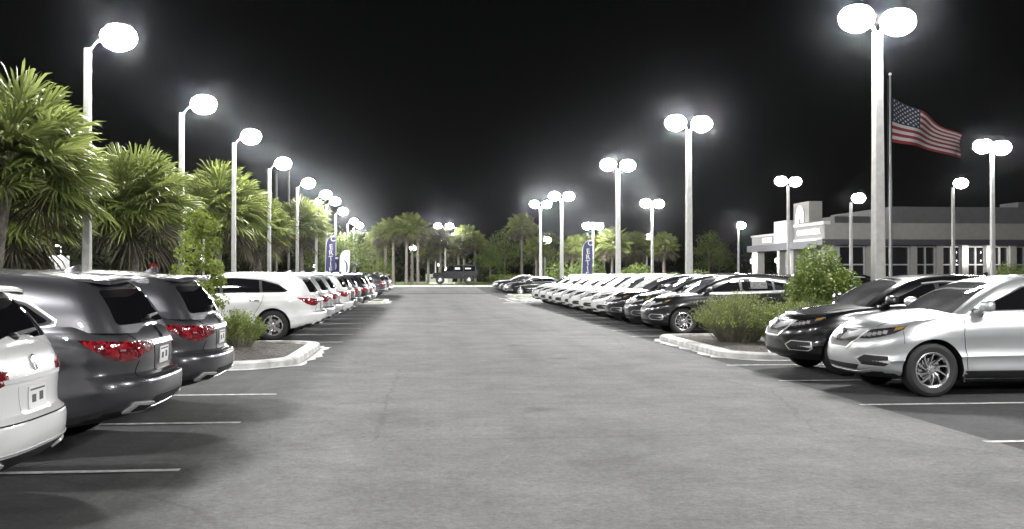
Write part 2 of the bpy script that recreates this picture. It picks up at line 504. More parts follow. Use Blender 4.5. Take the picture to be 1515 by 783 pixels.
def full_body(sp):
    low = body_shell(sp); cab = cab_shell(sp)
    bl, bc = bvh_of(low), bvh_of(cab)
    # wheel wells cut out of the lower body
    cut = MB()
    for ax in sp['axles']:
        for s in (1, -1):
            n = 48; vs = []; 
            for y in (s*.56, s*1.25):
                for k in range(n):
                    t = 2*PI*k/n; vs.append((ax+sp['ra']*math.cos(t), y, sp['rt']+sp['ra']*math.sin(t)))
            fs = [(k, (k+1) % n, n+(k+1) % n, n+k) for k in range(n)]+[tuple(range(n-1, -1, -1)), tuple(range(n, 2*n))]
            cut.add(vs, fs)
    cm = build_mesh(cut)
    low.materials.append(M['white_paint']); low.materials.append(M['trim'])
    cm.materials.append(M['white_paint']); cm.materials.append(M['trim'])
    cm.polygons.foreach_set('material_index', [1]*len(cm.polygons))
    a = bpy.data.objects.new('tmp_a', low); b = bpy.data.objects.new('tmp_b', cm)
    COL.objects.link(a); COL.objects.link(b)
    md = a.modifiers.new('cut', 'BOOLEAN'); md.operation = 'DIFFERENCE'; md.object = b; md.solver = 'EXACT'
    dg = bpy.context.evaluated_depsgraph_get()
    res = bpy.data.meshes.new_from_object(a.evaluated_get(dg))
    bpy.data.objects.remove(a); bpy.data.objects.remove(b)
    bm = bmesh.new(); bm.from_mesh(res)
    for f in bm.faces:
        c = f.calc_center_median()
        if f.normal.z < -.75 or c.z < sp['sill_z'] and abs(c.x) < sp['sill_x']: f.material_index = 1
        if sp.get('low_black') and c.z < sp['low_black'] : f.material_index = 1
    bm.from_mesh(cab)
    me = bpy.data.meshes.new('body'); bm.to_mesh(me); bm.free()
    me.materials.append(M['white_paint']); me.materials.append(M['trim'])
    me.shade_smooth(); me.set_sharp_from_angle(angle=R(32))
    return me, bl, bc

_wheel_cache = {}
def make_wheel(sp, parent, x, s):
    """wheel (brake drum and barrel) > tyre, rim; s = +1 left, -1 right"""
    key = sp['name']
    if key not in _wheel_cache:
        rt = sp['rt']; rr = sp['rr']; w = .115
        t = MB()
        t.lathe([(rr-.004, -w*.9), (rr+.02, -w), (rr+(rt-rr)*.55, -w*1.06), (rt-.025, -w*.93), (rt-.006, -w*.78), (rt, -w*.5), (rt, w*.5),
                 (rt-.006, w*.78), (rt-.025, w*.93), (rr+(rt-rr)*.55, w*1.06), (rr+.02, w), (rr-.004, w*.9)], 56)
        for q in (-.33, 0, .33):      # tread grooves
            t.lathe([(rt+.0015, w*q-.004), (rt+.0015, w*q+.004)], 56, 1)
        ty = t.build('tyre', [M['rubber'], M['gap']], None, 30)
        b = MB()
        b.lathe([(rr-.012, -w*.8), (rr-.012, w*.55)], 40)
        b.lathe([(.02, .005), (.155, .005), (.155, -.02), (.02, -.02)], 32, 1)   # brake disc
        b.lathe([(rr-.012, -.06), (.02, -.06)], 40)
        bo = b.build('wheel', [M['dark_alloy'], M['chrome']], None, 40)
        r = MB()
        r.lathe([(rr-.03, w*.55), (rr-.022, w*.86), (rr-.004, w*.95), (rr+.008, w*.93), (rr+.008, w*.85)], 56)
        ns = sp['spokes']
        for k in range(ns):
            a0 = 2*PI*k/ns
            for da, wid in sp['spoke_pairs']:
                a = a0+da
                prof = [(.05, w*.62, wid*1.05), (.10, w*.74, wid), (.18, w*.80, wid*.95), (rr-.02, w*.80, wid*1.5)]
                vs = []
                for rad, y, ww in prof:
                    tw = a+sp['twist']*(rad-.05)
                    ca, sa = math.cos(tw), math.sin(tw)
                    for off, yy in ((-ww/2, y-.012), (-ww*.3, y+.008), (ww*.3, y+.008), (ww/2, y-.012), (ww/2, y-.04), (-ww/2, y-.04)):
                        vs.append((rad*ca-off*sa, yy, rad*sa+off*ca))
                fs = []
                for i in range(len(prof)-1):
                    for j in range(6): fs.append((i*6+j, i*6+(j+1) % 6, (i+1)*6+(j+1) % 6, (i+1)*6+j))
                r.add(vs, fs)
        r.lathe([(.0, w*.80), (.03, w*.80), (.036, w*.74), (.036, w*.6)], 24)
        r.lathe([(.036, w*.70), (.068, w*.66), (.072, w*.5)], 30)
        for k in range(5):
            a = 2*PI*k/5; r.tube([(.056*math.cos(a), w*.60, .056*math.sin(a)), (.056*math.cos(a), w*.72, .056*math.sin(a))], .008, 6, 1)
        ro = r.build('rim', [M['alloy'], M['trim']], None, 35)
        _wheel_cache[key] = [o.data for o in (bo, ty, ro)]
        for o in (bo, ty, ro): bpy.data.objects.remove(o)
    b, t, r = _wheel_cache[key]
    wo = link('wheel', b, parent)
    wo.location = (x, s*(sp['track']), sp['rt'])
    if s < 0: wo.rotation_euler = (0, 0, PI)
    link('tyre', t, wo); link('rim', r, wo)
    return wo

def make_car(sp):
    """one car of a kind: an Empty with body, glass, lamps, wheels ... as its parts"""
    root = empty(sp['thing'])
    me, bl, bc = full_body(sp)
    link('body', me, root)
    W = sp['detail']
    def P(name, bvh, outline, mapper, mat, parent=root, **kw):
        mb = MB(); patch(mb, bvh, ccw(outline), mapper, **kw)
        return mb.build(name, mat, parent, 40)
    def ccw(o):
        ar = sum(o[i-1][0]*o[i][1]-o[i][0]*o[i-1][1] for i in range(len(o)))
        return o if ar > 0 else o[::-1]
    # glass
    P('windshield', bc, rounded(W['windshield'], .06), m_front, M['wind'], off=.003)
    P('rear_window', bc, rounded(W['rear_window'], .06), m_rear, M['glass'], off=.004)
    for s in (1, -1):
        mb = MB(); patch(mb, bc, ccw(rounded(W['dlo'], .035)), m_side(s), off=.002)
        mb.build('window_surround', M['trim'], root, 40)
        for wn in W['side_windows']:
            P('side_window', bc, rounded(wn, .03), m_side(s), M['glass'], off=.006)
        if s > 0 and W.get('sticker'): P('window_sticker', bc, W['sticker'], m_side(s), M['sticker'], off=.008, thick=.002)
        mb = MB(); patch(mb, bc, ccw(strip(W['chrome_line'], .018)), m_side(s), off=.008, res=.06)
        mb.build('window_chrome', M['satin'], root, 40)
        # head and tail lamps
        hl = W['headlight']
        h = P('headlight', bl, rounded([(a, z) for a, z in hl['outline']], .012, 2), m_wrap(hl['xc'], 1, s), M['lamp_black'], sx=.0157, off=.006)
        for a, z in hl['leds']:
            P('led_lens', bl, [(a-1.9, z-.022), (a+1.5, z-.025), (a+2.1, z+.020), (a-1.6, z+.022)], m_wrap(hl['xc'], 1, s), M['clear_lens'], h, off=.010, res=.04, sx=.0157)
        P('turn_signal', bl, hl['amber'], m_wrap(hl['xc'], 1, s), M['amber'], h, sx=.0157, off=.010)
        P('light_strip', bl, strip(hl['drl'], .016), m_wrap(hl['xc'], 1, s), M['chrome'], h, sx=.0157, off=.010)
        tl = W['tail_light']
        t = P('tail_light', bl, rounded(tl['outline'], .012, 2), m_wrap(tl['xc'], -1, s), M['red_lens'], sx=.0185, off=.008, res=.04)
        for o in tl['dark']: P('dark_lens', bl, o, m_wrap(tl['xc'], -1, s), M['dark_red'], t, off=.011, res=.04, sx=.0185)
        for o in tl['clear']: P('reversing_lens', bl, o, m_wrap(tl['xc'], -1, s), M['clear_lens'], t, off=.012, res=.04, sx=.0185)
        # fog lamp housing in the front bumper
        fo = W['fog']
        P('fog_lamp_frame', bl, rounded(fo, .02), m_wrap(hl['xc'], 1, s), M['satin'], sx=.0157, off=.006)
        ca = sum(a for a, z in fo)/len(fo); cz = sum(z for a, z in fo)/len(fo)
        fi = [(ca+(a-ca)*.90, cz+(z-cz)*.86) for a, z in fo]
        f = P('fog_lamp_housing', bl, rounded(fi, .02), m_wrap(hl['xc'], 1, s), M['trim'], sx=.0157, off=.008)
        mb = MB(); patch(mb, bl, ccw([(ca-4.2, cz+.004), (ca+4, cz+.004), (ca+4, cz+.016), (ca-4.2, cz+.016)]), m_wrap(hl['xc'], 1, s), off=.012, res=.04, sx=.0157)
        mb.build('fog_lamp', M['dark_alloy'], f, 40)
        # mirror
        mx, my, mz = W['mirror']
        mb = MB(); mb.ellipsoid((mx, s*(my+.09), mz+.06), (.085, .115, .078), 20, 12, .75)
        mb.tube([(mx+.05, s*(my-.07), mz-.03), (mx+.03, s*(my+.0), mz+.0), (mx+.01, s*(my+.05), mz+.03)], [.055, .042, .035], 10)
        mo = mb.build('side_mirror', M['white_paint'], root, 50)
        mb = MB(); mb.ellipsoid((mx-.062, s*(my+.09), mz+.06), (.03, .095, .06), 16, 8, .7)
        mb.build('mirror_glass', M['glass'], mo, 50)
        # handles, seams, rocker
        for hx, hz in W['handles']:
            hit = bl.ray_cast(Vector((hx, s*4, hz)), Vector((0, -s, 0)))[0]
            yy = hit.y if hit else s*.9
            mb = MB(); mb.tube([(hx-.115, yy-s*.005, hz-.006), (hx-.09, yy+s*.03, hz-.002), (hx, yy+s*.038, hz), (hx+.09, yy+s*.03, hz+.004), (hx+.115, yy-s*.005, hz+.004)], [.012, .016, .017, .016, .012], 8)
            mb.build('door_handle', M['chrome'] if sp['chrome_handle'] else M['white_paint'], root, 50)
        for ln in W['seams']: P('panel_gap', bl, strip(ln, .007), m_side(s), M['gap'], off=.0035, thick=.006, res=.035)
        mb = MB()
        patch(mb, bl, ccw(strip(W['rocker'], .020)), m_side(s), off=.010, res=.08)
        mb.build('rocker_strip', M['chrome'] if sp['chrome_rocker'] else M['trim'], root, 40)
        for x in sp['axles']: make_wheel(sp, root, x, s)
        if sp['mudflap']:
            mb = MB(); ax = sp['axles'][0]
            mb.box(ax-sp['ra']-.035, ax-sp['ra']-.012, s*.70-.09, s*.70+.17*s+.02, .20, .42)
            mb.build('mud_flap', M['trim'], root)
        # rear: exhaust tip
        ex = W['exhaust']
        if ex:
            P('exhaust_tip', bl, rounded(mir(ex, s), .015), m_rear, M['satin'], off=.022, thick=.04, res=.04)
            cy = sum(a for a, z in ex)/len(ex); cz = sum(z for a, z in ex)/len(ex)
            P('exhaust_outlet', bl, rounded(mir([(cy+(a-cy)*.68, cz+(z-cz)*.55) for a, z in ex], s), .012), m_rear, M['gap'], off=.0255, thick=.004, res=.04)
    # front
    g = P('grille', bl, rounded(W['grille'], .025), m_front, M['trim'], off=.006)
    mb = MB()
    z0 = min(z for y, z in W['grille'])+.03; z1 = max(z for y, z in W['grille'])-.02
    for k in range(6):
        z = z0+(z1-z0)*k/5; hw = .27
        patch(mb, bl, ccw([(-hw, z), (hw, z), (hw, z+.008), (-hw, z+.008)]), m_front, off=.010, res=.06)
    mb.build('grille_bar', M['dark_alloy'], g, 40)
    P('grille_beak', bl, W['beak'], m_front, M['satin'], g, off=.028, thick=.03)
    P('grille_trim', bl, W['grille_trim'], m_front, M['satin'], g, off=.012)
    ey = W['emblem_front']
    def emblem(name, cz, rad, mapper, off):
        mb = MB(); ring = [(rad*math.cos(2*PI*k/24), cz+rad*1.05*math.sin(2*PI*k/24)) for k in range(24)]
        inner = [(rad*.8*math.cos(2*PI*k/24), cz+rad*.84*math.sin(2*PI*k/24)) for k in range(24)]
        for k in range(24):
            if k % 2 == 0:
                a, b, c, d = ring[k], ring[(k+2) % 24], inner[(k+2) % 24], inner[k]
                patch(mb, bl, ccw([a, b, c, d]), mapper, off=off, thick=.01, res=.05)
        for sg in (1, -1):
            patch(mb, bl, ccw(strip([(sg*rad*.42, cz-rad*.72), (sg*rad*.14, cz+rad*.75)], rad*.2)), mapper, off=off+.001, thick=.01, res=.05)
        patch(mb, bl, ccw(strip([(-rad*.3, cz-rad*.12), (rad*.3, cz-rad*.12)], rad*.16)), mapper, off=off+.002, thick=.01, res=.05)
        return mb.build(name, M['chrome'], root, 40)
    emblem('badge', ey, .062, m_front, .04)
    P('lower_intake', bl, rounded(W['intake'], .02), m_front, M['trim'], off=.005)
    mb = MB(); patch(mb, bl, ccw(strip(W['lip'], .022)), m_front, off=.014, res=.06)
    mb.build('bumper_lip', M['chrome'] if sp['chrome_fog'] else M['silver_paint'], root, 40)
    for ln in W['hood_seams']:
        for s in (1, -1):
            P('hood_gap', bl, [(a, s*b) for a, b in strip(ln, .008)], m_top, M['gap'], off=.0035, thick=.006, res=.035)
    # rear
    for ln in W['gate_seams']:
        for s in ((1, -1) if ln[0][0] != -ln[-1][0] else (1,)):
            P('tailgate_gap', bl, mir(strip(ln, .008), s), m_rear, M['gap'], off=.0035, thick=.006, res=.035)
    P('bumper_valance', bl, rounded(W['valance'], .03), m_rear, M['trim'], off=.004)
    P('plate_recess', bl, rounded(W['recess'], .03), m_rear, M['trim'] if sp['dark_recess'] else M['white_paint'], off=.004)
    pl = P('license_plate', bl, [(-.155, W['plate']-.078), (.155, W['plate']-.078), (.155, W['plate']+.078), (-.155, W['plate']+.078)], m_rear, M['plate'], off=.012, thick=.01)
    mb = MB()
    for q in ([(-.10, -.03), (-.03, -.03), (-.03, .03), (-.10, .03)], [(.03, -.035), (.10, -.035), (.10, .02), (.03, .02)], [(-.13, .05), (.13, .05), (.13, .062), (-.13, .062)]):
        patch(mb, bl, [(a, b+W['plate']) for a, b in q], m_rear, off=.0135, thick=.001, res=.05)
    mb.build('plate_print', M['plate_mark'], pl)
    P('rear_garnish', bl, W['garnish'], m_rear, M['satin'], off=.012)
    for q in W.get('rear_chrome', []): P('bumper_chrome', bl, q, m_rear, M['satin'], off=.012)
    emblem('badge', W['emblem_rear'], .05, m_rear, .012)
    if W['spoiler']:
        sx0, sx1, sw0, sw1, sz0, sz1 = W['spoiler']
        mb = MB(); n = 12; vs = []; fs = []
        for i, (x, wd, z, th) in enumerate(((sx0, sw0, sz0, .002), (sx0+(sx1-sx0)*.5, (sw0+sw1)/2, (sz0+sz1)/2+.014, .03), (sx1+.02, sw1, sz1+.006, .035), (sx1, sw1-.01, sz1-.006, .022))):
            for j in range(n+1):
                q = -1+2*j/n
                dx = .10*abs(q)**3
                vs.append((x+dx, q*wd, z-.035*q*q)); 
            for j in range(n+1):
                q = -1+2*j/n
                vs.append((x+.10*abs(q)**3, q*wd, z-.035*q*q-th))
        m = 2*(n+1)
        for i in range(3):
            for j in range(n):
                fs.append((i*m+j, i*m+j+1, (i+1)*m+j+1, (i+1)*m+j))
                fs.append((i*m+n+1+j, (i+1)*m+n+1+j, (i+1)*m+n+2+j, i*m+n+2+j))
            fs.append((i*m, (i+1)*m, (i+1)*m+n+1, i*m+n+1)); fs.append((i*m+n, i*m+2*n+1, (i+1)*m+2*n+1, (i+1)*m+n))
        for j in range(n): fs.append((3*m+j, 3*m+j+1, 3*m+n+2+j, 3*m+n+1+j))
        mb.add(vs, fs); mb.build('spoiler', M['white_paint'], root, 40)
        mb = MB(); wz = W['wiper']
        patch(mb, bc, ccw(strip(wz, .02)), m_rear, off=.026, thick=.02, res=.06)
        mb.ellipsoid((wz[-1] and bc.ray_cast(*m_rear(*wz[-1]))[0].x-.02, wz[-1][0], wz[-1][1]), (.035, .05, .03), 12, 8)
        mb.build('wiper', M['trim'], root, 40)
    # shark fin aerial
    ax, az = W['fin']
    mb = MB(); mb.add([(ax+.13, 0, az-.01), (ax-.03, .035, az-.01), (ax-.07, 0, az-.01), (ax-.03, -.035, az-.01), (ax-.035, .008, az+.062), (ax-.06, 0, az+.058), (ax-.035, -.008, az+.062), (ax+.03, 0, az+.04)],
        [(0, 1, 4, 7), (0, 7, 6, 3), (1, 2, 5, 4), (2, 3, 6, 5), (4, 5, 6, 7)])
    mb.build('roof_aerial', M['white_paint'], root, 60)
    if W.get('rails'):
        for s in (1, -1):
            pts = []
            for x in W['rails']:
                h = bc.ray_cast(Vector((x, s*W['rail_y'], 3)), Vector((0, 0, -1)))[0]
                pts.append(h+Vector((0, 0, .035)))
            pts[0].z -= .03; pts[-1].z -= .03
            mb = MB(); mb.tube(pts, .014, 8); mb.build('roof_rail', M['alloy'], root, 50)
    return root

COMPACT = dict(
    name='compact', thing='compact_suv', half=2.335,
    xf=[(0, 2.10), (.06, 2.18), (.14, 2.27), (.25, 2.315), (.45, 2.335), (.62, 2.325), (.75, 2.30), (.85, 2.255), (.93, 2.18), (1, 2.06)],
    xr=[(0, -2.12), (.05, -2.22), (.12, -2.30), (.25, -2.335), (.40, -2.325), (.43, -2.30), (.47, -2.27), (.6, -2.265), (.74, -2.27), (.86, -2.25), (.95, -2.215), (1, -2.17)],
    w=[(0, .85), (.05, .885), (.14, .905), (.22, .90), (.29, .905), (.34, .925), (.38, .915), (.46, .905), (.56, .915), (.68, .935), (.76, .937), (.86, .915), (.94, .90), (1, .872)],
    zt=[(-2.3, 1.13), (-2.1, 1.165), (-1.8, 1.18), (-1, 1.16), (0, 1.13), (.8, 1.11), (1.1, 1.085), (1.5, 1.035), (1.9, .955), (2.06, .90), (2.2, .86)],
    zb=[(-2.35, .36), (-2., .30), (-1.5, .26), (0, .26), (1.6, .25), (2.3, .24)],
    Lf=.86, Lr=.62, nf=2.65, nr=3.0, axles=(1.405, -1.28), rt=.365, ra=.418, rr=.235, track=.785, flare=.022,
    hood_crown=.065, sill_z=.34, sill_x=.95, low_black=.275,
    cab=dict(xf0=1.27, xr0=-2.19, w0=.868, Lf0=.34, Lr0=.36, xf1=.28, xr1=-1.84, w1=.60, Lf1=.24, Lr1=.28, bulge=.035, crown=.034,
             zr=[(-1.9, 1.53), (-1.3, 1.592), (-.7, 1.612), (-.2, 1.60), (.28, 1.545)]),
    spokes=10, spoke_pairs=[(0, .028)], twist=2.6, chrome_fog=False, chrome_handle=False, chrome_rocker=False, mudflap=True, dark_recess=False,
    detail=dict(
        windshield=[(-.735, 1.06), (.735, 1.06), (.58, 1.49), (.3, 1.53), (-.3, 1.53), (-.58, 1.49)],
        rear_window=[(-.70, 1.19), (.70, 1.19), (.58, 1.47), (-.58, 1.47)],
        dlo=[(.86, 1.135), (-1.62, 1.198), (-1.70, 1.245), (-1.38, 1.415), (-.9, 1.49), (-.3, 1.51), (.06, 1.475)],
        side_windows=[[(.78, 1.155), (-.16, 1.178), (-.14, 1.487), (.05, 1.458)],
                      [(-.24, 1.18), (-1.08, 1.205), (-1.05, 1.44), (-.6, 1.484), (-.22, 1.488)],
                      [(-1.15, 1.21), (-1.57, 1.225), (-1.62, 1.25), (-1.36, 1.39), (-1.12, 1.425)]],
        chrome_line=[(.88, 1.125), (-.4, 1.158), (-1.62, 1.190), (-1.70, 1.215), (-1.705, 1.26), (-1.39, 1.428), (-.9, 1.503), (-.3, 1.523), (.06, 1.488)],
        headlight=dict(xc=1.35, outline=[(27, .765), (27, .865), (36, .885), (48, .91), (58, .935), (66, .955), (63, .905), (56, .85), (46, .80), (36, .77)],
                       leds=[(31, .815), (35.5, .822), (40, .833), (44.5, .846), (49, .86)],
                       amber=[(55.5, .878), (57, .922), (64.5, .945), (61.5, .908)], drl=[(28, .858), (36, .876), (48, .90), (55, .917)]),
        tail_light=dict(xc=-1.2, outline=[(22, .935), (22.5, 1.005), (36, 1.045), (48, 1.065), (56, 1.07), (51, .98), (43, .905), (33, .885)],
                        dark=[[(24, .945), (28, .92), (31, 1.01), (25, .995)], [(36, .90), (42, .915), (47, .96), (40, .95)]], clear=[[(29, .955), (38, .965), (37, .985), (29, .975)]]),
        fog=[(27, .50), (31, .415), (50, .40), (54, .44), (53, .555), (34, .57)],
        mirror=(.72, .93, 1.16), handles=[(-.02, .965), (-1.0, .985)],
        seams=[[(.965, 1.06), (.985, .85), (.94, .55), (.93, .36)], [(-.20, 1.10), (-.22, .36)], [(-1.17, 1.13), (-1.12, .9), (-.86, .62), (-.80, .36)], [(1.80, .88), (1.80, .72)]],
        rocker=[(.96, .345), (-.84, .345)],
        exhaust=[(.50, .37), (.72, .38), (.74, .44), (.52, .43)],
        grille=[(-.45, .875), (.45, .875), (.40, .74), (.26, .64), (-.26, .64), (-.40, .74)],
        beak=[(-.44, .872), (-.30, .872), (-.12, .81), (.12, .81), (.30, .872), (.44, .872), (.42, .79), (.16, .725), (-.16, .725), (-.42, .79)],
        grille_trim=[(-.475, .88), (-.42, .73), (-.275, .615), (.275, .615), (.42, .73), (.475, .88), (.445, .88), (.395, .745), (.26, .642), (-.26, .642), (-.395, .745), (-.445, .88)],
        emblem_front=.765, intake=[(-.50, .415), (.50, .415), (.42, .345), (-.42, .345)], lip=[(-.62, .345), (-.45, .315), (.45, .315), (.62, .345)],
        hood_seams=[[(1.98, .50), (1.7, .66), (1.2, .74)]],
        gate_seams=[[(-.74, .665), (.74, .665)], [(.74, .665), (.78, .86)], [(.70, 1.05), (.68, 1.13)]],
        valance=[(-.80, .36), (.80, .36), (.72, .455), (-.72, .455)], recess=[(-.26, .70), (.26, .70), (.30, .90), (-.30, .90)], plate=.80,
        garnish=[(-.48, .925), (.48, .925), (.50, .955), (-.50, .955)], rear_chrome=[[(-.70, .475), (.70, .475), (.70, .485), (-.70, .485)]],
        emblem_rear=1.035, sticker=[(-.92, 1.245), (-.46, 1.235), (-.46, 1.43), (-.92, 1.42)], reflector=[(.60, .56), (.76, .56), (.76, .575), (.60, .575)],
        spoiler=(-1.70, -2.06, .60, .565, 1.575, 1.555), wiper=[(-.38, 1.235), (-.1, 1.225), (.06, 1.215)], fin=(-1.45, 1.615)))

import copy as _cp
LARGE = _cp.deepcopy(COMPACT)
LARGE.update(
    name='large', thing='large_suv', half=2.49,
    xf=[(0, 2.26), (.06, 2.34), (.14, 2.42), (.25, 2.465), (.45, 2.49), (.62, 2.475), (.75, 2.45), (.85, 2.40), (.93, 2.32), (1, 2.2)],
    xr=[(0, -2.20), (.04, -2.32), (.10, -2.42), (.16, -2.465), (.24, -2.485), (.36, -2.49), (.43, -2.475), (.455, -2.43), (.475, -2.385), (.52, -2.375), (.66, -2.385), (.8, -2.385), (.86, -2.365), (.93, -2.325), (1, -2.27)],
    w=[(0, .88), (.05, .92), (.14, .95), (.24, .955), (.34, .965), (.44, .955), (.56, .958), (.70, .975), (.78, .972), (.86, .955), (.94, .94), (1, .91)],
    zt=[(-2.4, 1.13), (-2.2, 1.165), (-1.8, 1.18), (-1, 1.165), (0, 1.14), (.9, 1.12), (1.3, 1.09), (1.7, 1.04), (2.05, .97), (2.2, .92), (2.4, .88)],
    zb=[(-2.5, .38), (-2.1, .33), (-1.6, .28), (0, .27), (1.7, .26), (2.4, .25)],
    Lf=.9, Lr=.66, nf=2.65, nr=2.9, axles=(1.52, -1.30), rt=.378, ra=.432, rr=.243, track=.835, flare=.03,
    hood_crown=.06, sill_z=.36, sill_x=1.05,
    cab=dict(xf0=1.45, xr0=-2.30, w0=.905, Lf0=.34, Lr0=.40, xf1=.48, xr1=-1.95, w1=.655, Lf1=.24, Lr1=.30, bulge=.04, crown=.036,
             zr=[(-1.95, 1.575), (-1.3, 1.645), (-.6, 1.668), (0, 1.65), (.48, 1.59)]),
    spokes=5, spoke_pairs=[(-.17, .026), (.17, .026), (0, .05)], twist=0., chrome_fog=True, chrome_handle=True, chrome_rocker=False, mudflap=False, dark_recess=True)
LARGE['detail'].pop('sticker', 0)
LARGE['detail'].update(
    windshield=[(-.77, 1.08), (.77, 1.08), (.63, 1.53), (.3, 1.575), (-.3, 1.575), (-.63, 1.53)],
    rear_window=[(-.76, 1.185), (.76, 1.185), (.66, 1.50), (-.66, 1.50)],
    dlo=[(1.04, 1.145), (-1.58, 1.19), (-1.67, 1.225), (-1.42, 1.39), (-1.0, 1.50), (-.3, 1.55), (.28, 1.51)],
    side_windows=[[(.96, 1.165), (-.02, 1.18), (.0, 1.53), (.28, 1.495)],
                  [(-.10, 1.18), (-.98, 1.19), (-.94, 1.49), (-.5, 1.525), (-.08, 1.53)],
                  [(-1.05, 1.195), (-1.55, 1.21), (-1.62, 1.232), (-1.41, 1.37), (-1.01, 1.475)]],
    chrome_line=[(1.06, 1.134), (-.4, 1.165), (-1.58, 1.178), (-1.68, 1.195), (-1.69, 1.235), (-1.43, 1.405), (-1.0, 1.516), (-.3, 1.566), (.28, 1.526)],
    headlight=dict(COMPACT['detail']['headlight'], xc=1.48),
    tail_light=dict(xc=-1.28, outline=[(19.5, .935), (19.5, 1.005), (28, 1.03), (45, 1.045), (57.5, 1.065), (53, .99), (47, .91), (41, .87), (35, .862), (31, .885), (26, .925)],
                    dark=[[(30.4, .89), (31.6, .885), (31.6, 1.035), (30.4, 1.03)], [(33, .87), (36, .866), (40, .905), (35, .925)], [(42, .885), (45, .905), (49, .965), (45.5, .955)], [(33, .985), (38, .995), (37, 1.02), (33.5, 1.012)],
                          [(20.5, .94), (25, .94), (27.5, .96), (21, .965)]],
                    clear=[[(22, .97), (27, .975), (27, .995), (22, .99)], [(38.5, .955), (41, .957), (41, .972), (38.5, .97)]]),
    mirror=(.90, .96, 1.17), handles=[(.14, .975), (-.86, .99)],
    seams=[[(1.06, 1.08), (1.09, .85), (1.03, .55), (1.02, .38)], [(-.06, 1.12), (-.08, .38)], [(-1.08, 1.14), (-1.04, .95), (-.86, .66), (-.82, .38)], [(1.94, .9), (1.94, .74)]],
    rocker=[(1.05, .365), (-.84, .365)],
    exhaust=[(.50, .395), (.80, .415), (.76, .50), (.47, .475)],
    hood_seams=[[(2.1, .52), (1.8, .70), (1.35, .78)]],
    gate_seams=[[(-.80, .715), (.80, .715)], [(.66, .72), (.60, .86)], [(.60, 1.05), (.70, 1.13)]],
    valance=[(-.60, .41), (.60, .41), (.48, .53), (-.48, .53)], recess=[(-.26, .74), (.26, .74), (.31, .985), (-.31, .985)], plate=.875,
    garnish=[(-.33, .99), (.33, .99), (.35, 1.022), (-.35, 1.022)], rear_chrome=[[(-.46, .40), (.46, .40), (.46, .425), (-.46, .425)]],
    emblem_rear=1.085, reflector=[(.62, .60), (.80, .61), (.80, .622), (.62, .615)],
    spoiler=(-1.80, -2.17, .66, .62, 1.632, 1.612), wiper=[(-.40, 1.245), (-.1, 1.235), (.06, 1.225)], fin=(-1.55, 1.675))

SEDAN = _cp.deepcopy(COMPACT)
SEDAN.update(
    name='sedan', thing='sedan_car', half=2.40,
    xf=[(v, x+.06) for v, x in COMPACT['xf']],
    xr=[(0, -2.15), (.06, -2.28), (.14, -2.37), (.28, -2.40), (.5, -2.395), (.7, -2.38), (.85, -2.35), (1, -2.25)],
    zt=[(-2.4, .98), (-2.1, 1.03), (-1.6, 1.05), (-.8, 1.02), (0, .99), (.8, .965), (1.2, .94), (1.6, .90), (1.95, .84), (2.15, .79), (2.3, .76)],
    zb=[(-2.4, .32), (-2., .24), (0, .19), (1.6, .20), (2.35, .20)],
    axles=(1.46, -1.34), rt=.33, ra=.375, rr=.225, sill_z=.27, low_black=.22,
    cab=dict(xf0=1.15, xr0=-1.95, w0=.85, Lf0=.34, Lr0=.4, xf1=.12, xr1=-1.05, w1=.56, Lf1=.24, Lr1=.3, bulge=.035, crown=.03,
             zr=[(-1.1, 1.36), (-.7, 1.405), (-.3, 1.41), (.12, 1.36)]))
dn = -.12
def _shift(o, k): return [(a, z+k) for a, z in o]
D = SEDAN['detail']
for k in ('fog', 'grille', 'beak', 'grille_trim', 'intake', 'lip'): D[k] = _shift(D[k], -.075)
D['headlight'] = dict(xc=1.41, outline=_shift(COMPACT['detail']['headlight']['outline'], -.095), leds=_shift(COMPACT['detail']['headlight']['leds'], -.095),
                      amber=_shift(COMPACT['detail']['headlight']['amber'], -.095), drl=_shift(COMPACT['detail']['headlight']['drl'], -.095))
D.pop('sticker', 0)
D.update(emblem_front=.68, windshield=[(-.70, .95), (.70, .95), (.54, 1.31), (.3, 1.345), (-.3, 1.345), (-.54, 1.31)],
    rear_window=[(-.62, 1.07), (.62, 1.07), (.52, 1.31), (-.52, 1.31)],
    dlo=[(.74, 1.0), (-1.25, 1.06), (-1.45, 1.10), (-1.1, 1.24), (-.7, 1.31), (-.3, 1.325), (-.02, 1.30)],
    side_windows=[[(.66, 1.02), (-.22, 1.045), (-.20, 1.305), (-.02, 1.285)], [(-.30, 1.05), (-1.15, 1.075), (-1.05, 1.235), (-.7, 1.29), (-.28, 1.305)]],
    chrome_line=[(.76, .99), (-1.25, 1.05), (-1.44, 1.075), (-1.46, 1.11), (-1.1, 1.255), (-.7, 1.325), (-.3, 1.34), (-.02, 1.312)],
    mirror=(.62, .90, 1.02), handles=[(-.05, .87), (-1.02, .89)],
    seams=[[(.95, .92), (.96, .7), (.90, .4)], [(-.26, .98), (-.28, .3)], [(-1.25, 1.0), (-1.1, .8), (-.92, .5), (-.86, .3)]],
    rocker=[(.98, .275), (-.90, .275)], spoiler=None, fin=(-.95, 1.405), emblem_rear=.92, garnish=[(-.4, .82), (.4, .82), (.4, .845), (-.4, .845)],
    tail_light=dict(xc=-1.3, outline=[(22, .82), (22, .90), (40, .93), (54, .95), (48, .86), (38, .80)], dark=[], clear=[[(26, .85), (34, .86), (34, .88), (26, .87)]]))

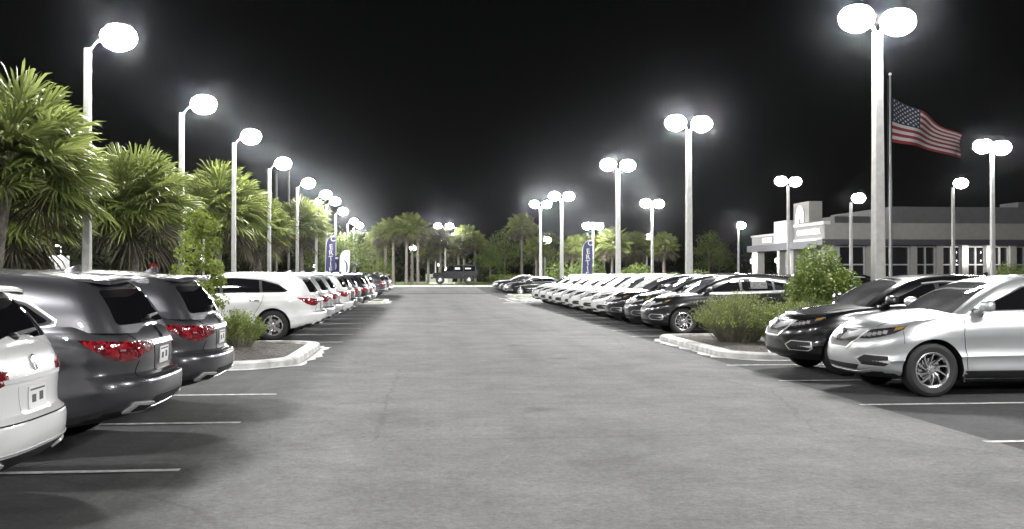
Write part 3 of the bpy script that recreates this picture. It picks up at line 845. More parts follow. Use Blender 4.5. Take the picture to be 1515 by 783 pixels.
compact = make_car(COMPACT); large = make_car(LARGE); sedan = make_car(SEDAN)
PROTO = {'compact': compact, 'large': large, 'sedan': sedan}
_used = set()
def place_car(kind, x, y, mat, label, group, rz=PI):
    """x is where the visible end (tail on the left row, nose on the right) stands"""
    p = PROTO[kind]
    if kind in _used: c = copy_tree(p)
    else: c = p; _used.add(kind)
    jr = random.Random(label); jk = 0 if y < 18 else 1; c.location = (x+jk*jr.uniform(-.07, .07), y+jk*jr.uniform(-.06, .06), ground_z(y)); c.rotation_euler = (0, 0, rz+jk*R(jr.uniform(-.8, .8)))
    set_paint(c, mat)
    tag(c, label, 'sedan' if kind == 'sedan' else 'SUV', group)
    return c

# ---- far cars are copies of a lighter version (the small sub-parts would be under a pixel)
DROP = {'window_sticker', 'panel_gap', 'hood_gap', 'tailgate_gap', 'dark_lens', 'reversing_lens', 'plate_print', 'bumper_reflector', 'mirror_glass', 'fog_lamp', 'grille_bar', 'mud_flap', 'badge', 'wiper', 'exhaust_outlet', 'turn_signal', 'led_lens'}
def lite(root):
    c = copy_tree(root)
    for ch in list(c.children_recursive):
        if ch.name.split('.')[0] in DROP:
            bpy.data.objects.remove(ch)
    return c
PROTO['large_far'] = lite(large); PROTO['compact_far'] = lite(compact); PROTO['sedan_far'] = lite(sedan)

# left row: tails to the lane, noses away
L0 = 'SUVs parked tail out along the left of the lane'
tail = lambda y: -2.45+.012*(y-10)
place_car('compact', tail(7.2)-2.335-.1, 7.2, M['white_paint'], 'white SUV cut off by the left edge, nearest the camera on the left', L0)
place_car('large', tail(9.9)-2.49+.08, 9.95, M['grey_paint'], 'metallic grey SUV right beside the cut off white one, its exhaust tip in view', L0)
place_car('large', tail(12.6)-2.49+.08, 12.65, M['grey_paint'], 'metallic grey SUV parked last before the left planted island, behind its grey twin', L0)
ordn = ['first', 'second', 'third', 'fourth', 'fifth', 'sixth', 'seventh', 'eighth', 'ninth', 'tenth', 'eleventh', 'twelfth']
cols = ['white', 'silver', 'silver', 'white', 'black', 'grey', 'black', 'black', 'white']
LPY = [25.65, 28.65, 31.7, 34.8, 38.0, 41.2, 44.4, 47.6, 50.9]
for i, c in enumerate(cols):
    y = LPY[i]
    lab = 'white SUV with its whole left side in view beyond the left planted island' if i == 0 else f'{c} SUV standing {ordn[i]} in the left row beyond the first island'
    place_car('large' if i < 4 else 'large_far', tail(y)-2.49-.14, y, M[c+'_paint'], lab, L0)
L1 = 'SUVs in the far left row beyond the second island'
for i, (c, y) in enumerate([('grey', 64.5), ('white', 67.6), ('black', 70.7), ('white', 73.8), ('silver', 76.9)]):
    lab = {0: 'dark grey SUV heading the far left row by the small grass tip', 1: 'white SUV directly behind the dark grey leader of the far left row', 2: 'black SUV in the middle of the far left row',
           3: 'white SUV last but one in the far left row', 4: 'silver SUV deepest in the far left row near the end kerb'}[i]
    place_car('large_far', -2.05-2.49+.02*i, y, M[c+'_paint'], lab, L1)

# right row: noses to the lane
R0 = 'SUVs parked nose out along the right of the lane'
place_car('compact', 5.88+2.335, 13.55, M['silver_paint'], 'silver SUV nearest on the right, front wheel and windshield in full view', R0)
place_car('compact', 5.92+2.335, 16.3, M['black_paint'], 'glossy black SUV between the silver one and the right planted island', R0)
rc = ['black', 'black', 'black'] + ['white']*8
RY = [27.0, 29.75, 32.45, 35.3, 37.9, 40.6, 43.35, 46.1, 48.7, 51.4, 54.1]
bl_names = ['black SUV behind the grey green bush, first beyond the right island', 'black SUV second beyond the right planted island', 'black SUV third beyond the right island, last black before the white ones']
for i, c in enumerate(rc):
    y = RY[i]
    lab = bl_names[i] if i < 3 else (f'white SUV standing {ordn[i-3]} in the run of eight white ones' if i < 10 else 'white SUV at the far end of the run of eight white ones')
    place_car('compact' if i < 5 else 'compact_far', 6.2+2.335, y, M[c+'_paint'], lab, R0)
R1 = 'cars parked in the far right row by the hedge'
for i, (k, c, y, x, lab) in enumerate([
        ('sedan_far', 'black', 76.5, 6.7, 'black sedan with its side and front wheel in view at the far right hedge'),
        ('sedan_far', 'silver', 79.4, 6.7, 'silver sedan tucked behind the black one at the far right hedge'),
        ('sedan_far', 'blue', 82.3, 6.6, 'dark blue sedan third from the hedge in the far right row'),
        ('sedan_far', 'black', 85.2, 6.5, 'black sedan fourth from the hedge in the far right row'),
        ('sedan_far', 'white', 88.4, 6.4, 'white sedan last in the far right row beside the end kerb')]):
    place_car(k, x+2.4, y, M[c+'_paint'], lab, R1)
# cars standing in front of the showroom
R2 = 'cars standing before the showroom'
place_car('sedan', 31.5, 62.5, M['white_paint'], 'white sedan standing sideways before the showroom windows', R2, 0)
place_car('large_far', 24.0, 60.5, M['black_paint'], 'black SUV standing before the showroom porch, left of its round bush', R2, R(200))
place_car('sedan_far', 39.5, 62.0, M['grey_paint'], 'grey sedan standing before the right part of the showroom', R2, R(10))
# second row of the right hand lot, backed against the pole line: only roofs show
for i, (k, c, y) in enumerate([('sedan_far', 'silver', 24.6), ('large_far', 'black', 33), ('large_far', 'grey', 45)]):
    place_car(k, 14.6, y, M[c+'_paint'], ['silver sedan standing right behind the clipped green bush, mostly hidden', 'black SUV behind the near black ones, roof only in view', 'grey SUV behind the white run, roof only in view'][i], 'cars in the second row on the right', 0)
for k in list(PROTO):
    if k not in _used:
        p = PROTO[k]
        for ch in list(p.children_recursive): bpy.data.objects.remove(ch)
        bpy.data.objects.remove(p)

# ---- off-roader at the end of the lane, side on, nose to the left
def make_offroader():
    root = empty('off_road_vehicle', (3.75, 104.5, ground_z(104.5)+.12), PI, 'boxy black off road vehicle standing side on, on the grass beyond the end kerb', 'SUV')
    b = MB()
    prof = [(-2.05, .62), (-2.05, 1.15), (1.0, 1.15), (1.15, 1.12), (2.0, 1.06), (2.08, .98), (2.08, .62), (1.9, .52), (-1.9, .52)]
    for yy in (.74,):
        n = len(prof)
        b.add([(x, -yy, z) for x, z in prof]+[(x, yy, z) for x, z in prof],
              [tuple(range(n)), tuple(range(2*n-1, n-1, -1))]+[(i, n+i, n+(i+1) % n, (i+1) % n) for i in range(n)])
    b.build('body', M['dull_black'], root, 30)
    c = MB(); pr = [(-2.02, 1.14), (-1.98, 1.78), (-1.85, 1.84), (.62, 1.82), (1.0, 1.14)]; n = 5; y0, y1 = .73, .66
    c.add([(x, -(y0 if z < 1.2 else y1), z) for x, z in pr]+[(x, (y0 if z < 1.2 else y1), z) for x, z in pr],
          [tuple(range(n)), tuple(range(2*n-1, n-1, -1))]+[(i, n+i, n+(i+1) % n, (i+1) % n) for i in range(n)])
    c.build('hard_top', M['dull_black'], root)
    def slant(z): return .73-(z-1.14)/.68*.07
    for s in (1, -1):
        for q in ([(.82, 1.22), (.14, 1.22), (.14, 1.72), (.58, 1.72)], [(.06, 1.22), (-.75, 1.22), (-.75, 1.72), (.06, 1.72)], [(-.85, 1.22), (-1.9, 1.22), (-1.86, 1.72), (-.85, 1.72)]):
            g = MB(); g.add([(x, s*(slant(z)+.006), z) for x, z in q]+[(x, s*(slant(z)-.02), z) for x, z in q], [(0, 1, 2, 3), (0, 4, 5, 1), (1, 5, 6, 2), (2, 6, 7, 3), (3, 7, 4, 0)])
            g.build('side_window', M['glass'], root)
        for x in (1.42, -1.28):
            w = MB(); w.lathe([(.2, -.12), (.36, -.125), (.395, -.09), (.395, .09), (.36, .125), (.2, .12)], 32)
            wo = w.build('wheel', M['rubber'], root, 35); wo.location = (x, s*.78, .395)
            r = MB(); r.lathe([(.0, s*.10), (.06, s*.11), (.16, s*.09), (.215, s*.13), (.225, s*.10)], 32)
            for k in range(5):
                a = 2*PI*k/5; r.tube([(.05*math.cos(a), s*.11, .05*math.sin(a)), (.2*math.cos(a), s*.11, .2*math.sin(a))], .035, 6)
            r.build('rim', M['alloy'], wo, 40)
            f = MB()
            arc = [(-.62, .62), (-.42, .90), (.40, .90), (.62, .66)]
            for (xa, za), (xb, zb) in zip(arc, arc[1:]):
                f.add([(x+xa, s*.70, za), (x+xb, s*.70, zb), (x+xb, s*.94, zb), (x+xa, s*.94, za), (x+xa, s*.70, za+.05), (x+xb, s*.70, zb+.05), (x+xb, s*.94, zb+.05), (x+xa, s*.94, za+.05)],
                      [(0, 1, 2, 3), (4, 7, 6, 5), (0, 4, 5, 1), (3, 2, 6, 7), (0, 3, 7, 4), (1, 5, 6, 2)])
            f.build('fender_flare', M['trim'], root)
        h = MB(); h.tube([(2.07, s*.42, .95), (2.11, s*.42, .95)], .10, 16); h.build('headlight', M['clear_lens'], root, 40)
        mi = MB(); mi.ellipsoid((.86, s*.92, 1.22), (.06, .1, .1), 10, 8, .6); mi.tube([(.86, s*.72, 1.15), (.86, s*.86, 1.2)], .02, 6); mi.build('side_mirror', M['trim'], root, 40)
    st = MB(); st.box(-.45, .02, slant(1.45)+.012, slant(1.45)+.018, 1.38, 1.58); st.build('window_sticker', M['banner_white'], root)
    st = MB(); st.box(-1.5, -.95, slant(1.45)+.012, slant(1.45)+.018, 1.42, 1.54); st.build('window_sticker', M['banner_white'], root)
    w = MB(); w.add([(.985, -.62, 1.22), (.985, .62, 1.22), (.665, .58, 1.77), (.665, -.58, 1.77)], [(0, 1, 2, 3)]); w.build('windshield', M['glass'], root)
    g = MB(); g.box(2.08, 2.10, -.30, .30, .70, 1.02)
    for k in range(7): g.box(2.10, 2.105, -.25+k*.075, -.21+k*.075, .74, .98, 1)
    g.build('grille', [M['dull_black'], M['chrome']], root)
    bm = MB(); bm.box(2.12, 2.28, -.80, .80, .50, .66); bm.box(2.05, 2.12, -.5, .5, .52, .62); bm.build('front_bumper', M['trim'], root)
    sp = MB(); sp.lathe([(.0, 0), (.36, 0), (.39, .05), (.39, .18), (.36, .22), (.0, .22)], 28)
    so = sp.build('spare_wheel', M['rubber'], root, 35); so.location = (-2.06, 0, 1.08); so.rotation_euler = (0, 0, R(90))
    return root
make_offroader().scale = (1.1, 1.1, 1.1)

# ------------------------------------------------------------------ ground, kerbs, markings
def sheet(name, x0, x1, y0, y1, dz, mat, step=6.):
    mb = MB(); ny = max(1, int((y1-y0)/step)); vs = []; fs = []
    for j in range(ny+1):
        y = y0+(y1-y0)*j/ny
        vs += [(x0, y, ground_z(y)+dz), (x1, y, ground_z(y)+dz)]
    for j in range(ny): fs.append((2*j, 2*j+1, 2*j+3, 2*j+2))
    mb.add(vs, fs)
    o = mb.build(name, mat); return tag(o, kind='structure')
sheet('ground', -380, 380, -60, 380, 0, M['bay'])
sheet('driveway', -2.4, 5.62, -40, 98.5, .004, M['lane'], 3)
sheet('service_road', 11.9, 60, 24, 66, .004, M['road'], 6)
sheet('planting_strip', -26, -7.75, -20, 100, .006, M['soil'])
sheet('lawn', -26, 26, 99.2, 124, .10, M['grass'], 3)

def kerb_loop(name, pts, w=.16, h=.14, parent=None, mat=None, close=True):
    """a real kerb along a polyline: top, inner and outer face"""
    mb = MB(); n = len(pts); P = [Vector((p[0], p[1])) for p in pts]
    inn = []; out = []
    for i in range(n):
        a, b = P[i-1] if (close or i) else P[i], P[(i+1) % n] if (close or i < n-1) else P[i]
        d1 = (P[i]-a); d2 = (b-P[i])
        d = ((d1.normalized() if d1.length else Vector((0, 0)))+(d2.normalized() if d2.length else Vector((0, 0)))).normalized()
        nn = Vector((-d.y, d.x)); out.append(P[i]-nn*w/2); inn.append(P[i]+nn*w/2)
    vs = []
    for q, hh in ((out, 0), (out, h-.03), ([o+(i_-o)*.15 for o, i_ in zip(out, inn)], h), (inn, h), (inn, 0)):
        vs += [(v.x, v.y, ground_z(v.y)+hh) for v in q]
    fs = []
    for k in range(4):
        for i in range(n if close else n-1):
            j = (i+1) % n; fs.append((k*n+i, k*n+j, (k+1)*n+j, (k+1)*n+i))
    mb.add(vs, fs)
    return mb.build(name, mat or M['concrete'], parent, 40)
def arc(cx, cy, r, a0, a1, n=7): return [(cx+r*math.cos(R(a0+(a1-a0)*k/n)), cy+r*math.sin(R(a0+(a1-a0)*k/n))) for k in range(n+1)]

def island(label, x0, x1, y0, y1, r, mat, side):
    """kerbed planting island; side=+1 rounded to +x (left one), -1 rounded to -x"""
    if side > 0: pts = [(x0, y0)]+arc(x1-r, y0+r, r, -90, 0)+arc(x1-r, y1-r*.6, r*.6, 0, 90)[:]+[(x0, y1)]
    else: pts = [(x1, y0), (x1, y1)]+arc(x0+r*.6, y1-r*.6, r*.6, 90, 180)+arc(x0+r, y0+r, r, 180, 270)
    if side > 0 and x1-r < x1-r*.6:
        pts = [(x0, y0)]+arc(x1-r, y0+r, r, -90, 0)+arc(x1-r*.6, y1-r*.6, r*.6, 0, 90)+[(x0, y1)]
    k = kerb_loop('planting_island', pts, .25, .13)
    tag(k, label, 'kerb', 'kerbed planting islands')
    m = MB(); cx = sum(p[0] for p in pts)/len(pts); cy = sum(p[1] for p in pts)/len(pts)
    # mulch surface, gently heaped, as rings from kerb to centre
    rings = []; n = len(pts); dense = []
    for i in range(n):
        a, b = pts[i], pts[(i+1) % n]; kk = max(1, int(math.hypot(b[0]-a[0], b[1]-a[1])/.3))
        for j in range(kk): dense.append((a[0]+(b[0]-a[0])*j/kk, a[1]+(b[1]-a[1])*j/kk))
    nd = len(dense); vs = []; K = 7
    for q in range(K):
        t = q/K
        for (x, y) in dense:
            vs.append((x+(cx-x)*t, y+(cy-y)*t, ground_z(y)+.07+.07*math.sin(t*PI/2)+random.uniform(-.012, .012)*(q > 0)))
    vs.append((cx, cy, ground_z(cy)+.17)); fs = []
    for q in range(K-1):
        for i in range(nd): fs.append((q*nd+i, q*nd+(i+1) % nd, (q+1)*nd+(i+1) % nd, (q+1)*nd+i))
    for i in range(nd): fs.append(((K-1)*nd+i, (K-1)*nd+(i+1) % nd, len(vs)-1))
    m.add(vs, fs); m.build('mulch_bed', mat, k, 60)
    ap = MB(); vs = []; fs = []; rg = random.Random(label)
    c2 = [p for i, p in enumerate(dense) if (p[0] > x0+2.5 if side > 0 else p[0] < x1-1.6)]
    for q in range(len(c2)):
        a, b = c2[q-1] if q else c2[q], c2[(q+1) if q < len(c2)-1 else q]
        d = Vector((b[0]-a[0], b[1]-a[1])).normalized(); nn = Vector((d.y, -d.x))
        o1 = .12; o2 = .30+rg.uniform(-.10, .12)
        z = ground_z(c2[q][1])+.0085
        vs += [(c2[q][0]+nn.x*o1, c2[q][1]+nn.y*o1, z), (c2[q][0]+nn.x*o2, c2[q][1]+nn.y*o2, z)]
    for q in range(len(c2)-1):
        if math.hypot(c2[q+1][0]-c2[q][0], c2[q+1][1]-c2[q][1]) < .6: fs.append((2*q, 2*q+1, 2*q+3, 2*q+2))
    ap.add(vs, fs); ap.build('gutter_apron', M['concrete'], k)
    return k
island('pale kerb round the mulched island behind the grey SUVs on the left', -7.6, -2.3, 17.5, 22.9, 1.2, M['mulch'], 1)
island('pale kerb round the mulched island with the two bushes on the right', 6.05, 10.6, 18.5, 24.6, .9, M['mulch'], -1)
island('pale kerb round the small grassy island between the two left rows', -7.6, -1.9, 54.6, 60.2, .9, M['grass'], 1)
island('pale kerb round the far right island at the hedge', 5.7, 10.8, 57.2, 63.5, .9, M['grass'], -1)
island('pale kerb round the second far right island under the black sedan', 6.6, 11.2, 69.8, 73.6, .8, M['grass'], -1)
k = kerb_loop('end_kerb', [(-24, 99.0), (24, 99.0)], .45, .15, close=False); tag(k, 'long straight pale kerb closing the far end of the lane', 'kerb')
k = kerb_loop('strip_kerb', [(-7.68, 98.6), (-7.68, -19)], .15, .13, close=False); tag(k, 'kerb along the planting strip behind the left row', 'kerb')
k = kerb_loop('median_kerb', [(10.85, 98.6), (10.85, 30), (10.85, 25.5)], .15, .13, close=False); tag(k, 'straight kerb behind the right row of parked SUVs', 'kerb')

G_LINE = 'painted parking bay lines'
def bay_line(x0, x1, y, label):
    mb = MB(); z = ground_z(y)+.009
    # slightly ragged paint edge
    n = 24; vs = []; fs = []
    for i in range(n+1):
        x = x0+(x1-x0)*i/n
        vs += [(x, y-.05+random.uniform(-.004, .004), z), (x, y+.05+random.uniform(-.004, .004), z)]
    for i in range(n): fs.append((2*i, 2*i+2, 2*i+3, 2*i+1))
    mb.add(vs, fs); o = mb.build('bay_line', M['paint_line']); o['kind'] = 'structure'
    return o
for i, y in enumerate([5.9, 8.55, 11.22, 13.8]): bay_line(-7.2, -2.0+.012*(y-8), y, '')
for i in range(len(LPY)): bay_line(-7.0, tail(LPY[i])+.45, LPY[i]-1.5, '')
for y in (6.5, 9.25, 12.0, 14.8, 17.4): bay_line(5.5, 10.4, y, '')
for i in range(len(RY)): bay_line(5.55, 10.4, RY[i]-1.37, '')
for y in (62.9, 66, 69.1, 72.2, 75.3): bay_line(-7, -1.6, y, '')
for y in (75, 78, 80.9, 83.8, 86.8): bay_line(6.4, 11, y, '')
# painted kerb-end blocks on the asphalt
for (x0, x1, y0, y1) in ((4.7, 6.4, 55.3, 56.0), (5.2, 6.9, 64.6, 65.3)):
    mb = MB(); z = .0095; mb.add([(x0, y0, z), (x1, y0, z), (x1, y1, z), (x0, y1, z)], [(0, 1, 2, 3)])
    mb.build('painted_marking', M['paint_line'])['kind'] = 'structure'

# ------------------------------------------------------------------ lamps
G_LAMP = 'parking lot lamp posts'
POWER = 545.
_lens = {}
def lens_mat(power):
    k = round(power, 2)
    if k not in _lens:
        _lens[k] = pmat('lamp_lens', (.9, .9, .9), .3, emit=(1., .995, .985), estr=POWER*k)
    return _lens[k]

def lamp_head(root, at, yaw, size=1., power=1., lit=True):
    """a box luminaire with a lens under it, oversized to the glare"""
    h = MB(); sx, sy = .30*size, .26*size
    # tapered housing
    h.add([(-sx, -sy, 0), (sx, -sy, 0), (sx, sy, 0), (-sx, sy, 0), (-sx*.7, -sy*.7, .17*size), (sx*.7, -sy*.7, .17*size), (sx*.7, sy*.7, .17*size), (-sx*.7, sy*.7, .17*size)],
          [(0, 3, 2, 1), (4, 5, 6, 7), (0, 1, 5, 4), (1, 2, 6, 5), (2, 3, 7, 6), (3, 0, 4, 7)])
    ho = h.build('lamp_head', M['dark_metal'], root); ho.location = at; ho.rotation_euler = (0, 0, yaw)
    l = MB(); l.ellipsoid((0, 0, -.13*size), (.43*size, .40*size, .33*size), 14, 8, 1.)  # lens enlarged beyond the housing to stand in for lamp glare
    l.build('lens', lens_mat(power), ho, 60)
    return ho
def street_lamp(x, y, h, heads, label, r0=.11, r1=.075, power=1., z0=None, size=1., square=True):
    root = empty('street_lamp', (x, y, ground_z(y) if z0 is None else z0), 0, label, 'lamp post', G_LAMP)
    p = MB()
    vs = []; c = .8
    for z, r in ((0, r0), (h, r1)):
        vs += [(r, -r*c, z), (r, r*c, z), (r*c, r, z), (-r*c, r, z), (-r, r*c, z), (-r, -r*c, z), (-r*c, -r, z), (r*c, -r, z)]
    p.add(vs, [(k, (k+1) % 8, 8+(k+1) % 8, 8+k) for k in range(8)]+[tuple(range(7, -1, -1)), tuple(range(8, 16))])
    p.build('pole', M['pole_concrete'], root)
    b = MB(); b.lathe([(r0+.16, 0), (r0+.16, .55), (r0+.12, .6), (0, .6)], 20, axis='z'); b.build('base', M['concrete'], root, 40)
    for (dx, dy) in heads:
        a = MB(); l = math.hypot(dx, dy)
        a.tube([(0, 0, h-.12), (dx*.25, dy*.25, h+.14), (dx*.62, dy*.62, h+.33), (dx*.8, dy*.8, h+.40)], .035, 8)
        a.build('arm', M['dark_metal'], root, 50)
        lamp_head(root, (dx, dy, h+.42), math.atan2(dy, dx), size, power)
    return root
place_words = ['nearest of the tall lamp posts left of the lane, single head over the palms', 'second lamp post on the left, by the young tree', 'third lamp post on the left, behind the white SUV', 'fourth lamp post in the left line', 'fifth lamp post in the left line, beside a lit palm crown',
               'sixth lamp post in the left line', 'seventh lamp post in the left line', 'eighth lamp post in the left line', 'ninth lamp post in the left line', 'tenth and last lamp post in the left line']
for i, (y, h) in enumerate([(24.73, 7.07), (34.24, 7.06), (43.73, 7.28), (53.9, 7.24), (66.1, 7.3), (78.2, 7.5), (86.8, 7.6), (95.9, 7.3), (112, 7.2), (122, 7.2)]):
    street_lamp(-7.95, y, h-ground_z(y), [(.72, 0)], place_words[i]+(' single head' if i else ''), .105, .072, [1,1,1,1,1,1,1.1,2.4,1.5,1.3][i])
rw = ['thick double headed lamp post nearest on the right, before the flagpole', 'second double headed lamp post on the right, rising from the black SUVs', 'third double headed lamp post on the right, behind the white SUVs',
      'fourth double headed lamp post on the right, taller neighbour of a pair', 'fifth double headed lamp post on the right, farthest of the pair by the hedge']
for i, (y, h) in enumerate([(23.09, 7.5), (40.0, 7.55), (54.6, 7.42), (76.6, 7.39), (90.1, 7.7)]):
    street_lamp(11.05, y, h-ground_z(y), [(-.58, -.12), (.58, .12)], rw[i], .148, .095, 1.1)
for (x, y, h, heads, lab, pw) in [
        (23.66, 62, 7.3, [(-.55, -.2), (.55, .2)], 'double headed lamp post before the showroom logo wall', .05),
        (26.95, 60, 6.1, [(.5, 0)], 'shorter single headed lamp post before the left showroom windows', .09),
        (32.54, 58, 6.9, [(.5, 0)], 'single headed lamp post before the showroom doors', .12),
        (25.4, 42, 7.0, [(-.55, -.2), (.55, .2)], 'double headed lamp post right of the flag', .25),
        (31.2, 95, 6.1, [(.3, 0)], 'small single lamp post left of the showroom', .6),
        (17.84, 75, 6.75, [(-.55, -.2), (.55, .2)], 'double headed lamp post before the lit palms in the right background', 1.),
        (16.94, 96, 6.0, [(-.6, 0), (.6, 0), (0, -.6)], 'three headed lamp post above the right feather banner', .6),
        (26.0, 112, 5.6, [(.3, 0)], 'far lamp showing beside the second right lamp post', .4),
        (15.0, 118, 5.4, [(.3, 0)], 'far lamp low between the right double lamp posts', .4),
        (3.1, 118, 7.0, [(-.9, 0), (.5, 0)], 'pale far lamp post behind the off road vehicle', 1.2),
        (2.2, 134, 5.6, [(-.6, 0), (.6, 0)], 'far lamp post with two small heads among the middle palms', .5),
        (-1.2, 150, 5.2, [(.3, 0)], 'far small lamp post deep behind the middle palms', .4),
        (46, 44, 7.0, [(-.55, 0)], 'lamp post off to the right of the service road', .2)]:
    street_lamp(x, y, h-ground_z(y), heads, lab, .10, .07, pw)
# the row of the lot goes on behind the camera: lamps there light the near asphalt and car noses
for (x, y, heads, lab) in [(-7.95, 14.6, [(.72, 0)], 'lamp post left of the frame above the grey SUVs'), (-7.95, 4.0, [(.72, 0)], 'lamp post left of the frame beside the camera'), (-7.95, -7, [(.72, 0)], 'lamp post left of the lane behind the camera'),
                       (11.05, 5.5, [(-.58, 0), (.58, 0)], 'double headed lamp post right of the frame beside the camera'), (11.05, -11, [(-.58, 0), (.58, 0)], 'double headed lamp post on the right behind the camera')]:
    street_lamp(x, y, 7.2, heads, lab, .11, .075, 1.)

# ------------------------------------------------------------------ plants
def palm_mesh(seed, nleaf, crown_r, dead):
    """fan palm crown: costapalmate leaves with folded, drooping segments; slot 1 = dry leaves"""
    rng = random.Random(seed); mb = MB()
    for k in range(nleaf+dead):
        dry = k >= nleaf
        az = k*2.39996+rng.uniform(-.3, .3)
        el = R(rng.uniform(-62, -30)) if dry else math.asin(max(-.6, min(.995, -.5+1.5*((k+.5)/nleaf)**.9)))+rng.uniform(-.12, .12)
        d = Vector((math.cos(az)*math.cos(el), math.sin(az)*math.cos(el), math.sin(el)))
        side = Vector((-math.sin(az), math.cos(az), 0))
        up = d.cross(side)*-1
        if up.z < 0 and el < 1.3: up = -up
        roll = rng.uniform(-.6, .6); side, up = side*math.cos(roll)+up*math.sin(roll), up*math.cos(roll)-side*math.sin(roll)
        pl = crown_r*rng.uniform(.40, .62); bl = crown_r*rng.uniform(.46, .60)
        sag = Vector((0, 0, -1))
        p1 = d*pl*.5; p2 = d*pl+sag*pl*.10
        w = .014
        mi = 1 if dry else 0
        mb.add([side*w, -side*w, p1-side*w, p1+side*w, p2-side*w*.7, p2+side*w*.7], [(0, 1, 2, 3), (3, 2, 4, 5)], mi)
        nseg = 36
        for j in range(nseg):
            a = R(-128+256*(j+.5)/nseg)+rng.uniform(-.04, .04)
            q = abs(a)/R(128)
            ln = bl*(1-.30*q**2)*rng.uniform(.88, 1.1)
            sd = (d*math.cos(a)+side*math.sin(a)).normalized()
            root = p2+d*bl*.12*(1-q)
            lift = up*.16*(q)*ln
            m1 = root+sd*ln*.45+lift+sag*ln*.03
            m2 = root+sd*ln*.78+lift*1.1+sag*ln*.08*(1+q*.5)
            tip = root+sd*ln*.98+lift+sag*ln*rng.uniform(.14, .30)
            wd = (sd.cross(up)).normalized()*ln*.0185
            fold = up*ln*.018*(1 if j % 2 else -1)
            mb.add([root+wd*.3, root-wd*.3, m1-wd-fold, m1+wd+fold, m2-wd*.8-fold, m2+wd*.8+fold, tip], [(0, 1, 2, 3), (3, 2, 4, 5), (5, 4, 6)], mi)
    return mb
_palm = {}
def palm(x, y, h, cr, label, seed, nleaf=64, dead=14, lean=0., tr=.17, group='cabbage palms', rz=0, cat='palm tree', boots=True):
    z0 = ground_z(y)
    root = empty('palm_tree', (x, y, z0), rz, label, cat, group)
    key = (seed, nleaf, round(cr, 2), dead)
    if key not in _palm:
        mb = palm_mesh(seed, nleaf, cr, dead); o = mb.build('crown', [M['palm'], M['palm_dead']]); _palm[key] = o.data; bpy.data.objects.remove(o)
    c = link('crown', _palm[key], root); c.location = (lean, 0, h)
    rng = random.Random(seed*3+1)
    t = MB(); pts = [(0, 0, -.1), (lean*.15, .02, h*.3), (lean*.5, 0, h*.65), (lean, 0, h+.1)]
    t.tube(pts, [tr*1.25, tr, tr*.95, tr*1.1], 14)
    if boots:       # old leaf bases criss-crossing the upper trunk
        for i in range(60):
            q = rng.uniform(.35, 1.0); a = rng.uniform(0, 2*PI); zz = q*h
            cx = lean*q**1.5; v = Vector((math.cos(a), math.sin(a), 0))
            b0 = Vector((cx, 0, zz))+v*tr*.9; b1 = b0+v*.10+Vector((0, 0, .22)); s = Vector((-v.y, v.x, 0))*.055
            t.add([b0+s, b0-s, b1-s*.6, b1+s*.6, b0+s-v*.03-Vector((0, 0, .02)), b0-s-v*.03-Vector((0, 0, .02))], [(0, 1, 2, 3), (3, 2, 5, 4)])
    t.build('trunk', M['bark'], root, 50)
    return root
G_PL = 'cabbage palms in the strip behind the left row'
for i, (x, y, h, cr, lab) in enumerate([
        (-9.75, 23.6, 4.2, 2.0, 'big bushy palm at the left edge, its fronds crossing the nearest lamp post'),
        (-11.3, 20.0, 3.3, 1.9, 'low palm at the left picture edge with a trunk leaning outward'),
        (-9.2, 33.3, 3.95, 1.95, 'bushy palm between the first and second lamp posts on the left'),
        (-11.5, 29.5, 3.4, 1.8, 'shaded palm set back behind the first left lamp post'),
        (-9.1, 46.0, 4.6, 2.05, 'palm with a wide round crown behind the second left lamp post'),
        (-11.2, 40.5, 3.7, 1.8, 'shaded palm set back behind the young tree'),
        (-9.0, 57.2, 4.3, 1.9, 'palm at the foot of the fourth left lamp post'),
        (-9.1, 78.5, 5.5, 2.2, 'brightly lit palm right of the fifth left lamp post'),
        (-10.8, 66.0, 4.0, 1.9, 'palm behind the fifth left lamp post'),
        (-12.9, 24.3, 3.9, 2.2, 'palm set back beyond the big one at the left edge'),
        (-9.3, 14.0, 4.4, 2.0, 'palm outside the left edge above the white SUV')]):
    palm(x, y, h, cr*1.06, lab, 11+i % 4, 92, 12 if i else 2, [.45, -.5, .15, 0, .2][i % 5], .18, G_PL, i*1.3)
G_PM = 'tall slim palms behind the end kerb'
mid = [(-3.6, 108, 6.2, 1.7), (-2.7, 106, 6.6, 1.6), (-1.35, 105, 7.0, 1.7), (-.75, 110, 6.6, 1.75), (-.1, 104.5, 6.6, 1.6), (1.0, 112, 4.8, 1.6), (2.35, 112, 6.0, 1.5), (4.6, 115, 5.2, 1.6), (5.3, 118, 6.4, 1.6), (6.4, 114, 5.6, 1.5), (-4.8, 116, 5.4, 1.7)]
mlab = ['leftmost tall palm of the middle group', 'tall palm second in the middle group with a pale trunk', 'tallest thick trunked palm of the middle group', 'palm behind the tallest one of the middle group', 'slim palm at the right end of the middle group',
        'short lit palm right of the middle group', 'palm left of the pale far lamp post', 'brightly lit palm above the off road vehicle', 'dim palm behind the off road vehicle', 'dim palm right of the off road vehicle', 'dim palm far left behind the middle group']
for i, (x, y, h, cr) in enumerate(mid):
    palm(x, y, h-.8, cr, mlab[i], 31+i % 3, 46, 16, [0, .15, -.2][i % 3], .15, G_PM, i*2.1, boots=False)
G_PR = 'palms in the right background'
rb = [(11.6, 112, 7.0, 1.8), (12.8, 108, 4.6, 1.5), (15.4, 100, 4.4, 1.5), (17.2, 104, 4.6, 1.6), (19.2, 98, 4.9, 1.9), (22.0, 100, 4.6, 1.8), (24.0, 96, 4.6, 1.6), (20.6, 110, 5.2, 1.8)]
